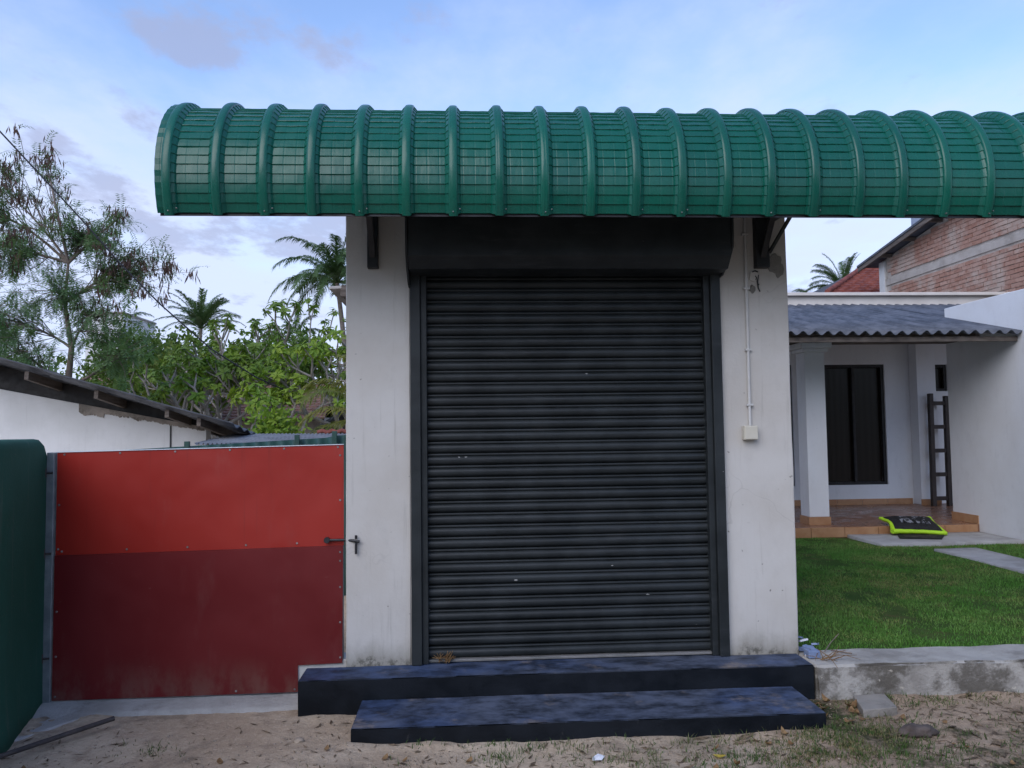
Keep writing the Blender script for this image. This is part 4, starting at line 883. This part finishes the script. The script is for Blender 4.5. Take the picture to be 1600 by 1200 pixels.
def feathery_tree():
    """thin-crowned tree with twice-pinnate leaves and hanging brown pods"""
    rs = random.getstate(); random.seed(21)
    base = Vector((-6.95, 9.6, 0.05)); tr = empty('feathery_tree', base, 'airy feathery-leaved tree with brown seed pods rising behind the white outbuilding', 'tree')
    wood = MB(); lf = Leafs(); pods = Leafs(); twigs = []
    def limb(pts, r0, r1, n):
        m = len(pts); wood.tube(pts, [r0+(r1-r0)*i/(m-1) for i in range(m)], n, cap=False)
    def curve(a, b, k, sag):
        out = []
        w = rv(0.10*(b-a).length)
        for i in range(k+1):
            t_ = i/k; out.append(a.lerp(b, t_) + w*math.sin(PI*t_) + Vector((0, 0, sag*math.sin(PI*t_)*(b-a).length)))
        return out
    trunk = [base, base+Vector((0.02, 0, 1.2)), Vector((-6.9, 9.56, 2.4)), Vector((-6.82, 9.5, 3.1)), Vector((-6.95, 9.5, 3.9)), Vector((-6.9, 9.5, 4.6))]
    limb(trunk, 0.085, 0.022, 8)
    # boughs end in crown regions: (centre, spread, number of twigs, pods share)
    regions = [((-6.75, 9.5, 5.15), (0.75, 0.6, 0.45), 44, 0.25), ((-7.7, 9.4, 4.75), (0.7, 0.6, 0.5), 44, 0.25), ((-6.0, 9.5, 4.55), (0.6, 0.6, 0.5), 40, 0.4), ((-5.55, 9.5, 4.5), (0.45, 0.5, 0.4), 20, 0.85),
               ((-8.15, 9.4, 3.7), (0.7, 0.7, 0.6), 46, 0.06), ((-7.15, 9.5, 4.1), (0.7, 0.6, 0.5), 36, 0.12), ((-6.3, 9.4, 3.65), (0.7, 0.6, 0.5), 36, 0.08), ((-5.9, 9.4, 3.05), (0.6, 0.5, 0.3), 24, 0.0), ((-7.6, 9.3, 3.05), (0.7, 0.5, 0.35), 30, 0.0),
               ((-7.95, 9.4, 5.9), (0.5, 0.5, 0.6), 34, 0.75), ((-8.7, 9.4, 5.4), (0.6, 0.6, 0.7), 34, 0.5), ((-6.1, 9.5, 5.35), (0.3, 0.3, 0.3), 9, 0.5), ((-7.3, 9.5, 6.35), (0.3, 0.3, 0.3), 8, 0.7)]
    forks = trunk[2:]
    for c, sp, nt, ps in regions:
        c = Vector(c); st_ = min(forks, key=lambda q: (q-c).length + max(0, q.z-c.z+0.3)*2); bough = curve(st_, c, 6, 0.06); limb(bough, 0.028, 0.011, 6)
        for k in range(nt):
            q = Vector((random.gauss(0, 0.55)*sp[0], random.gauss(0, 0.55)*sp[1], random.gauss(0, 0.55)*sp[2])); a = bough[random.randint(2, 6)]; e = c + q
            tw_ = curve(a, e, 5, 0.05); limb(tw_, 0.009, 0.003, 4); twigs.append((tw_, (tw_[-1]-tw_[-2]).normalized(), ps))
    def spray(p, d):
        L_ = random.uniform(0.20, 0.34); q = p; dd = d; lf.leaf(p, d, d.orthogonal().normalized(), L_*0.7, 0.003)
        for i in range(8):
            dd = (dd + Vector((0, 0, -0.13))).normalized(); q = q + dd*L_/8; sd = dd.cross(Vector((0, 0, 1)))
            if sd.length < 0.1: sd = dd.orthogonal()
            sd.normalize(); up_ = sd.cross(dd)
            for s_ in (-1, 1):
                v = (sd*s_ + dd*0.6 + rv(0.12) - Vector((0, 0, 0.2))).normalized(); lf.leaf(q, v, v.cross(up_).normalized(), random.uniform(0.06, 0.105), 0.0085)
    for pts, d, ps in twigs:
        for i in (2, 3, 4, 5):
            for _ in range(2 if i < 5 else 3):
                if random.random() < 0.2 + 0.4*ps: continue
                spray(pts[i], (rv(1.0) + Vector((0, 0, 0.1)) + d*0.7).normalized())
        if random.random() < ps:
            for _ in range(random.randint(8, 20)):
                v = Vector((random.gauss(0, 0.22), random.gauss(0, 0.22), -1)).normalized(); pods.leaf(pts[-1]+rv(0.06), v, v.orthogonal().normalized(), random.uniform(0.11, 0.21), 0.011)
    wood.build('trunk', BARK, tr, recalc=False); lf.build('crown', LEUC, tr); pods.build('seed_pods', POD, tr)
    random.setstate(rs)
feathery_tree()

def frangipani(base, h, spread, label, seed, mat, lean=(0, 0), tipmul=1.0):
    rs = random.getstate(); random.seed(seed); base = Vector(base)
    tr = empty('frangipani_tree', base, label, 'tree', 'frangipani trees behind the gate'); wood = MB(); lf = Leafs(); tips = []
    def grow(p, d, L_, r, depth, maxd):
        n = 4; pts = [p]; q = p.copy(); dd = d.copy()
        for i in range(n):
            dd = (dd + rv(0.07) + Vector((0, 0, 0.09))).normalized(); q = q + dd*L_/n; pts.append(q.copy())
        wood.tube(pts, [r*(1-0.25*i/n) for i in range(n+1)], 6, cap=False)
        if depth >= maxd: tips.append((q, dd, r)); return
        k = random.choice((2, 3, 3)); ph = random.random()*6.28; o_ = dd.orthogonal().normalized(); o2 = dd.cross(o_)
        for i in range(k):
            a = ph + 2*PI*i/k; nd = (dd*0.85 + (o_*math.cos(a)+o2*math.sin(a))*random.uniform(0.55, 0.9)*spread).normalized()
            if nd.z < -0.05: nd.z = 0.1
            grow(q, nd, L_*random.uniform(0.66, 0.9), r*0.74, depth+1, maxd if random.random() < 0.8 else maxd-1)
    grow(base, Vector((lean[0], lean[1], 1)).normalized(), h*0.30, 0.075, 0, 5)
    for q, d, r in tips:
        if random.random() > tipmul or (q.z < base.z + h*0.55 and random.random() < 0.75): continue
        m = random.randint(15, 22); ph = random.random()*6.28; o_ = d.orthogonal().normalized(); o2 = d.cross(o_)
        for i in range(m):
            a = ph + 2.399*i; e = random.uniform(-0.45, 0.65); v = ((o_*math.cos(a)+o2*math.sin(a)) + d*e).normalized(); sd = v.cross(d).normalized(); u_ = sd.cross(v)
            lf.folded(q + d*random.uniform(-0.07, 0.03), v, sd, u_, random.uniform(0.10, 0.20), random.uniform(0.024, 0.036), random.uniform(0.1, 0.7))
    wood.build('trunk', BARK2, tr, recalc=False); lf.build('crown', mat, tr); random.setstate(rs)
frangipani((-5.75, 12.2, 0.05), 3.5, 1.05, 'frangipani tree with dense green tufts left of the others, over the dark roof edge', 3, FRANG2)
frangipani((-4.45, 11.6, 0.05), 3.55, 1.0, 'frangipani tree with grey forked branches at the middle of the group', 12, FRANG)
frangipani((-3.6, 13.0, 0.05), 3.9, 0.9, 'tall frangipani tree whose tufts stand out against the sky', 5, FRANG2)
frangipani((-2.75, 10.4, 0.05), 2.95, 1.05, 'frangipani tree with pale bent branches just left of the pillar', 8, FRANG, (-0.1, 0))
frangipani((-1.9, 11.5, 0.05), 3.6, 1.0, 'bright green frangipani tree touching the left pillar edge', 17, FRANG)
frangipani((-5.1, 14.5, 0.05), 4.0, 1.0, 'darker frangipani tree rising behind the middle of the group', 29, FRANG2)

def leafy(name, base, rx, ry, z0, z1, n, mat, label, seed, size=0.12, group=None, cat='tree'):
    """broad-leaved crown made of many leaf clumps round a branching stem"""
    rs = random.getstate(); random.seed(seed); base = Vector(base); tr = empty(name, base, label, cat, group); wood = MB(); lf = Leafs()
    c = Vector((base.x, base.y, (z0+z1)/2)); hz = (z1-z0)/2
    clumps = []
    for i in range(n):
        while True:
            q = Vector((random.uniform(-1, 1), random.uniform(-1, 1), random.uniform(-1, 1)))
            if 0.25 < q.length < 1: break
        k = 0.8 + 0.35*mnoise.noise(q*2.2 + Vector((seed, 0, 0))); clumps.append(Vector((c.x+q.x*rx*k, c.y+q.y*ry*k, c.z+q.z*hz*k)))
    wood.tube([base, base+Vector((0.05, 0, (z0-base.z)*0.6+0.3)), c], [0.11, 0.085, 0.04], 7, cap=False)
    for q in clumps[::4]: m = (c+q)*0.5 + Vector((0, 0, -0.1)); wood.tube([c+(q-c)*0.05, m, q], [0.03, 0.02, 0.008], 4, cap=False)
    for q in clumps:
        for _ in range(24):
            d = (rv(1)+Vector((0, 0, 0.25))).normalized(); p = q + rv(size*1.1); lf.leaf(p, d, d.orthogonal().normalized(), size*random.uniform(0.7, 1.5), size*0.3)
    wood.build('trunk', BARK, tr, recalc=False); lf.build('crown', mat, tr); random.setstate(rs)
GB = 'leafy trees behind the frangipanis'
leafy('leafy_tree', (-9.0, 17.0, 0.05), 1.2, 1.0, 1.9, 4.9, 130, BUSH, 'dark leafy tree beside the far white house', 41, 0.13, GB)
leafy('leafy_tree', (-7.4, 16.2, 0.05), 1.1, 1.0, 1.5, 4.1, 120, BUSHY, 'yellowish leafy tree right of the far white house', 42, 0.13, GB)
leafy('leafy_tree', (-6.6, 23.0, 0.05), 2.3, 1.5, 2.0, 5.6, 190, BUSH, 'dense dark tree below the left coconut palm', 43, 0.17, GB)
leafy('leafy_tree', (-2.6, 24.0, 0.05), 2.4, 1.5, 1.2, 5.0, 190, BUSH, 'dense dark tree behind the tallest frangipani', 44, 0.17, GB)
leafy('leafy_tree', (-1.3, 17.0, 0.05), 1.7, 1.2, 2.0, 4.9, 170, BUSHY, 'yellow-green leafy tree beside the left pillar', 45, 0.14, GB)
leafy('leafy_tree', (-10.2, 14.0, 0.05), 1.6, 1.2, 1.2, 3.6, 150, BUSH, 'low dark leafy tree at the left edge above the dark roof', 46, 0.12, GB)
leafy('leafy_bush', (-2.9, 7.6, 0.05), 0.45, 0.4, 1.3, 1.95, 40, FRANG, 'small bright green bush at the right end of the outbuilding', 47, 0.09, None, 'bush')
leafy('leafy_bush', (-3.4, 21.0, 0.05), 3.6, 0.9, 0.2, 2.7, 260, BUSH, 'dark undergrowth mass behind the frangipani trunks', 48, 0.17, None, 'bush')
leafy('leafy_tree', (-13.0, 30.0, 0.05), 3.2, 2.0, 1.5, 6.4, 200, BUSH, 'distant dark tree behind the far white house', 49, 0.22, GB)

def palm(base, top, L_, nf, label, seed, mat=PALM, group='coconut palms', leaf=0.6, dirs=None, droop=1.0, el0=75, el1=-15):
    rs = random.getstate(); random.seed(seed); base = Vector(base); top = Vector(top); tr = empty('palm_tree', base, label, 'palm', group)
    m = [base.lerp(top, i/8) + Vector((0.25*math.sin(i/8*PI), 0, 0))*(top-base).length/12 for i in range(9)]; m[0] = base; m[-1] = top
    k = L_/3.4
    MB().tube(m, [0.17*k-0.07*k*i/8 for i in range(9)], 8).build('trunk', PALMBARK, tr)
    for f in range(nf):
        a = 2.399*f + random.uniform(-0.3, 0.3); el = R(el0 + (el1-el0)*((f+0.5)/nf)**0.9 + random.uniform(-8, 8))
        if dirs: a, el = dirs[f]
        d = Vector((math.cos(a)*math.cos(el), math.sin(a)*math.cos(el), math.sin(el))); LL = L_*random.uniform(0.85, 1.12); n = 30; q = top.copy(); V = []; F = []; pts = [q.copy()]
        tw_ = random.uniform(-0.5, 0.5)
        for i in range(n):
            d = (d + Vector((0, 0, -0.05*droop*(0.3+i/n*1.5)))).normalized(); q = q + d*LL/n; pts.append(q.copy())
            if i < 4: continue
            sd = d.cross(Vector((0, 0, 1))); sd = sd.normalized() if sd.length > 0.12 else Vector((math.sin(a), -math.cos(a), 0)); u_ = sd.cross(d); sd = (sd + u_*tw_).normalized()
            ll = leaf*k*math.sin(PI*min(1, (i-1)/n*0.84+0.12))**0.55*random.uniform(0.85, 1.1)
            for s_ in (-1, 1):
                for h_ in (0, 0.33, 0.66):
                    v = (sd*s_*0.8 + d*0.8 + u_*0.2 + rv(0.10)).normalized(); p = q - d*LL/n*h_; w = d*0.023*k; dr = random.uniform(0.25, 0.6)*droop
                    b = p + v*ll*0.5 - Vector((0, 0, 0.08*ll)); e = p + v*ll*0.92 - Vector((0, 0, dr*ll)); j = len(V)
                    V += [p-w, p+w, b+w*0.9, b-w*0.9, e]; F += [(j, j+1, j+2, j+3), (j+3, j+2, j+4)]
        mb = MB(); mb.add(V, F); mb.tube(pts, [0.03*k*(1-0.8*i/n) for i in range(n+1)], 4, cap=False); mb.build('frond', mat, tr, recalc=False)
    random.setstate(rs)
palm((-6.6, 40.5, 0), (-7.1, 40, 9.9), 3.9, 34, 'coconut palm against the sky just left of the pillar', 1, droop=1.25, el0=78, el1=5)
palm((-17, 45, 0), (-16.2, 45, 8.0), 2.8, 30, 'coconut palm with upright fronds above the frangipani trees', 2, droop=0.8, el0=80, el1=20)
palm((25, 45, 0), (24.6, 45, 10.3), 2.7, 28, 'coconut palm above the white house, left of the red roof', 3, droop=0.85, el0=78, el1=12)
palm((30, 60, 0), (29.4, 60, 11.8), 2.6, 14, 'small distant palm top just above the porch fascia', 4)
palm((-19.5, 40, 0), (-19.2, 40, 7.2), 2.4, 14, 'short distant palm left of the upright coconut palm', 6)
palm((-9.6, 42, 0), (-9.9, 42, 7.0), 2.2, 13, 'short distant palm between the two coconut palms', 9)
palm((-1.45, 9.2, 0.05), (-1.5, 9.1, 1.7), 1.5, 7, 'low palm with yellowing fronds at the left pillar edge', 7, PALMY, None, 0.8,
     [(PI*1.0, R(60)), (PI*0.95, R(35)), (PI*1.1, R(15)), (PI*0.8, R(75)), (PI*1.2, R(50)), (PI*0.3, R(60)), (PI*1.05, R(80))], 1.2)
# unseen leafy belt behind the viewer, added only for the dark reflections on the canopy
def reflection_belt():
    n = 9000; rng = np.random.RandomState(5); c = np.stack([rng.uniform(-24, 24, 60), rng.uniform(-20, -16, 60), np.zeros(60)], 1); hh = 4.5+3.0*rng.rand(60)
    k = rng.randint(0, 60, n); P = c[k] + rng.normal(0, 1, (n, 3))*np.array([1.6, 1.2, 0]); P[:, 2] = 0.1 + hh[k]*rng.rand(n)**0.8
    a = rng.normal(0, 1, (n, 3)); a /= np.linalg.norm(a, axis=1)[:, None]; b = np.cross(a, rng.normal(0, 1, (n, 3))); b /= np.linalg.norm(b, axis=1)[:, None]; s_ = rng.uniform(0.18, 0.4, n)[:, None]
    V = np.empty((n*4, 3)); V[0::4] = P-a*s_; V[1::4] = P+b*s_*0.4; V[2::4] = P+a*s_; V[3::4] = P-b*s_*0.4; i = np.arange(n)*4
    tag(bulk('reflection_trees', V, np.stack([i, i+1, i+2, i+3], 1), BUSH), 'unseen belt of leafy trees added behind the viewer for reflections', 'trees', kind='stuff')
reflection_belt()

# overhead cable
pts = [(-9.1, 7.4, 8.75), (-8.2, 7.6, 7.55), (-7.25, 8, 6.37), (-6.24, 8.5, 5.13), (-5.7, 8.75, 4.43), (-5.14, 9, 3.79), (-4.44, 9.5, 3.07), (-3.79, 10, 2.6), (-3.1, 10.6, 2.25)]
tag(MB().tube(pts, 0.014, 6).build('overhead_cable', CABLE), 'thin dark cable slanting down across the feathery tree', 'cable')

# ------------------------------------------------------------------ small things on the ground
def G(x, y, dz=0): return (x, y, gz(x, y)+dz)
mb = MB(); mb.tube([(-2.62, -1.2, 0.085), (-2.185, -0.73, 0.105), (-1.98, -0.48, 0.115), (-1.838, -0.327, 0.125)], 0.0125, 8)
tag(mb.build('metal_rod', ROD), 'dark rusty metal rod lying on the ground by the green wall', 'rod')
mb = MB(); mb.prism([(2.065, -0.53), (2.125, -0.30), (2.31, -0.285), (2.265, -0.50)], 'z', 0.05, 0.108)
tag(mb.build('paving_slab', LOOSESLAB, None, 0.006), 'loose grey slab lying on the soil below the kerb', 'slab')
def rock(name, c, r, mat, seed, label, cat):
    bm = bmesh.new(); bmesh.ops.create_icosphere(bm, subdivisions=3, radius=1)
    for v in bm.verts:
        k = 1+0.35*mnoise.noise(v.co*1.6+Vector((seed, 0, 0)))+0.12*mnoise.noise(v.co*4+Vector((seed, 0, 0))); v.co = Vector((v.co.x*r[0]*k, v.co.y*r[1]*k, v.co.z*r[2]*k))
    me = bpy.data.meshes.new(name); bm.to_mesh(me); bm.free(); me.materials.append(mat)
    me.polygons.foreach_set('use_smooth', [True]*len(me.polygons)); tag(inst(name, me, c), label, cat)
rock('brown_stone', (2.23, -0.75, 0.075), (0.085, 0.05, 0.035), ROCK, 2, 'brown stone half buried in the soil right of the steps', 'stone')
rock('soil_clod', (-0.83, -0.62, 0.085), (0.03, 0.025, 0.016), PEB, 6, 'small pale clod left of the lower step', 'stone')
# rubble of broken tiles beside the right pillar
rb = empty('tile_rubble', (2.02, 0.06, 0.252), 'small heap of blue-grey broken tiles at the foot of the right pillar', 'rubble')
rr = random.Random(4)
for i in range(9):
    x, y = 1.995+rr.uniform(-0.025, 0.06), -0.02+rr.uniform(-0.06, 0.09); z = 0.262+0.016*(i//2); s = rr.uniform(0.022, 0.045); a = rr.random()*3
    mb = MB(); mb.prism([(math.cos(a+q)*s*rr.uniform(.7, 1.2), math.sin(a+q)*s*rr.uniform(.7, 1.2)) for q in (0, 1.5, 3.1, 4.6)], 'z', 0, 0.011)
    o = inst('tile_shard', mb.mesh('tile_shard', BLUETILE if i % 3 else PAPER, 0.001), (x, y, z), rb, rot=(rr.uniform(-.3, .3), rr.uniform(-.3, .3), 0))
tag(MB().box(1.962, 2.03, -0.115, -0.045, 0.258, 0.30).build('blue_block', BLUETILE, None, 0.004), 'small blue-grey block on the step corner by the right pillar', 'block')
tw = empty('dry_twigs', (2.1, -0.12, 0.255), 'dry brown twigs lying on the kerb end', 'twigs')
for i in range(16):
    a = rr.random()*6.28; L_ = rr.uniform(0.05, 0.16); x, y = 2.06+rr.uniform(-.04, .04), -0.12+rr.uniform(-.05, .05)
    MB().tube([(x, y, 0.262), (x+math.cos(a)*L_*.5, y+math.sin(a)*L_*.5, 0.272+rr.random()*.02), (x+math.cos(a)*L_, y+math.sin(a)*L_, 0.262+rr.random()*.05)], [0.0028, 0.002, 0.0012], 4).build('twig', DRYLEAF, tw)
mb = MB(); mb.tube([(2.1, -0.02, 0.268), (2.17, 0.05, 0.30), (2.25, 0.11, 0.335)], [0.004, 0.003, 0.002], 5); mb.build('twig', BARK, tw)
mb = MB(); mb.tube([(2.16, 0.03, 0.262), (2.25, -0.05, 0.262)], 0.0045, 5); mb.build('twig', BARK, tw)
# straw stuck in the foot of the shutter
st = empty('straw_tuft', (-0.20, 0.01, 0.27), 'tuft of dry straw stuck at the left foot of the shutter', 'straw')
for i in range(26):
    a = rr.uniform(-1.2, 1.2); L_ = rr.uniform(0.03, 0.075); x = -0.135+rr.uniform(-.035, .035)
    MB().tube([(x, rr.uniform(-.015, .012), 0.262+rr.random()*.03), (x+math.sin(a)*L_, rr.uniform(-.03, .01), 0.268+math.cos(a)*L_*0.8+rr.random()*.02)], [0.003, 0.002], 4).build('straw', DRYLEAF, st)
# litter: dry leaves, a yellow leaf, scraps of paper
def leaf_mesh(name, mat, L_, W, curl):
    mb = MB(); n = 6; vs_ = []
    for i in range(n+1):
        t_ = i/n; w = W*math.sin(PI*min(1, t_*0.96+0.04))**0.8; z = curl*L_*(t_-0.5)**2*2
        vs_ += [(-w, L_*(t_-0.5), z+curl*w*0.6), (0, L_*(t_-0.5), z), (w, L_*(t_-0.5), z+curl*w*0.6)]
    mb.add(vs_, [(i*3+q, i*3+q+1, (i+1)*3+q+1, (i+1)*3+q) for i in range(n) for q in range(2)], True); return mb.mesh(name, mat, recalc=False)
LM = [leaf_mesh('dry_leaf', DRYLEAF, l, w, c) for l, w, c in ((0.055, 0.014, 0.5), (0.07, 0.017, 0.9), (0.04, 0.013, 0.3))]
def litter(n, x0, x1, y0, y1, label, where):
    k = 0
    while k < n:
        x, y = rr.uniform(x0, x1), rr.uniform(y0, y1)
        if -0.6 < x < 1.84 and y > -0.68: continue
        if -0.93 < x < 1.95 and y > -0.27: continue
        o = inst('dry_leaf', rr.choice(LM), G(x, y, 0.006), None, rot=(rr.uniform(-.3, .3), rr.uniform(-.3, .3), rr.random()*6.28)); s = rr.uniform(0.7, 1.2); o.scale = (s, s, s)
        tag(o, label, 'leaf', where); k += 1
litter(12, 1.82, 2.12, -0.62, -0.28, 'curled brown dry leaf in the corner between step and kerb', 'dry leaves by the kerb corner')
litter(16, 1.0, 2.9, -1.2, -0.5, 'curled brown dry leaf on the weedy soil right of the steps', 'dry leaves on the right soil')
litter(8, -2.2, 0.9, -1.15, -0.7, 'curled brown dry leaf on the sandy soil left of and before the steps', 'dry leaves on the sand')
o = tag(inst('yellow_leaf', leaf_mesh('yellow_leaf', YLEAF, 0.06, 0.017, 0.3), G(1.16, -0.95, 0.008), None, rot=(0, 0, 1.3)), 'fallen yellow leaf on the soil in front of the steps', 'leaf')
mb = MB(); mb.add([(-.03, -.012, 0), (.012, -.02, .004), (.03, .006, .012), (0, .02, .018), (-.025, .012, .006), (0, 0, .014)], [(0, 1, 5), (1, 2, 5), (2, 3, 5), (3, 4, 5), (4, 0, 5)])
pm = mb.mesh('paper_scrap', PAPER)
tag(inst('paper_scrap', pm, G(0.60, -0.93, 0.004)), 'crumpled white paper scrap on the soil before the lower step', 'paper')

# pebbles, crumbs of soil and grass that nobody could count
def pebbles():
    base = []
    for q in range(3):
        bm = bmesh.new(); bmesh.ops.create_icosphere(bm, subdivisions=1, radius=1); V = np.array([v.co*(1+0.3*mnoise.noise(v.co*2+Vector((q*5, 0, 0)))) for v in bm.verts]); F = np.array([[v.index for v in f.verts] for f in bm.faces]); bm.free(); base.append((V, F))
    Vs, Fs, off = [], [], 0
    for i in range(4200):
        x = random.uniform(-2.3, 3.2); y = -0.25-1.15*random.random()**0.9
        if -0.6 < x < 1.84 and y > -0.68: continue
        if mnoise.noise(Vector((x*1.5, y*1.5, 9))) < -0.25+0.5*random.random()-0.2: continue
        V, F = base[i % 3]; s = 0.0022+0.0075*random.random()**4; a = random.random()*6.28; ca, sa = math.cos(a), math.sin(a)
        W = V*np.array([s, s*0.75, s*0.55]); W = np.stack([W[:, 0]*ca-W[:, 1]*sa+x, W[:, 0]*sa+W[:, 1]*ca+y, W[:, 2]+gz(x, y)+s*0.2], 1); Vs.append(W); Fs.append(F+off); off += len(V)
    tag(bulk('pebbles', np.concatenate(Vs), np.concatenate(Fs), PEB, smooth=True), 'loose pebbles and crumbs scattered over the sandy soil', 'gravel', kind='stuff')
pebbles()
def chaff():
    n = 5200; rng = np.random.RandomState(8); x = rng.uniform(-2.3, 3.3, n); y = -0.27-1.1*rng.rand(n); keep = ~((x > -0.6) & (x < 1.84) & (y > -0.68)) & (rng.rand(n) < np.clip(0.35+0.25*x, 0.12, 0.95)); x, y = x[keep], y[keep]; n = len(x)
    P = np.array([(a, b, gz(a, b)+0.004) for a, b in zip(x, y)]); a = rng.rand(n)*6.28; L_ = rng.uniform(0.006, 0.03, n)*(1+(rng.rand(n) < 0.08)*1.5); d = np.stack([np.cos(a)*L_, np.sin(a)*L_, rng.normal(0, 0.15, n)*L_], 1); s_ = np.stack([-np.sin(a), np.cos(a), rng.normal(0, 0.3, n)], 1)*(L_*rng.uniform(0.06, 0.3, n))[:, None]
    V = np.empty((n*4, 3)); V[0::4] = P-d; V[1::4] = P+s_; V[2::4] = P+d; V[3::4] = P-s_; i = np.arange(n)*4
    tag(bulk('leaf_chaff', V, np.stack([i, i+1, i+2, i+3], 1), CHAFF), 'fine dry leaf bits and straw strewn over the soil', 'litter', kind='stuff')
CHAFF = foliage('leaf_bits', (0.06, 0.042, 0.028), (0.26, 0.19, 0.12), 30, 0.8, 0.1)
chaff()
def weeds():
    pts = []
    cl = [(1.75, -0.83, 0.17, 0.10, 2200), (1.45, -1.0, 0.30, 0.10, 1600), (1.95, -0.95, 0.22, 0.12, 1500), (2.0, -0.66, 0.16, 0.10, 900), (0.75, -0.93, 0.16, 0.05, 380), (0.42, -0.78, 0.13, 0.04, 200), (0.15, -0.86, 0.08, 0.05, 250), (2.35, -0.9, 0.25, 0.2, 500), (2.9, -0.8, 0.4, 0.25, 600), (1.3, -0.74, 0.3, 0.03, 300), (2.25, -0.34, 0.25, 0.05, 500), (2.7, -0.31, 0.4, 0.04, 450), (-1.55, -0.62, 0.1, 0.05, 160), (0.1, -0.71, 0.3, 0.02, 160), (1.0, -1.08, 0.3, 0.05, 300), (-0.25, -0.99, 0.3, 0.05, 120)]
    for x, y, sx, sy, n in cl:
        for _ in range(n):
            a, b = random.gauss(x, sx), random.gauss(y, sy)
            if (-0.6 < a < 1.83 and b > -0.67) or b > -0.26: continue
            if mnoise.noise(Vector((a*9, b*9, 1))) < random.uniform(-0.5, 0.25): continue
            pts.append((a, b, gz(a, b)-0.002))
    tag(blades('weed_grass', pts, 0.010, 0.040, 0.0018, WEED, 1.1), 'sparse patches of weedy grass on the soil right of the steps', 'grass', kind='stuff')
weeds()
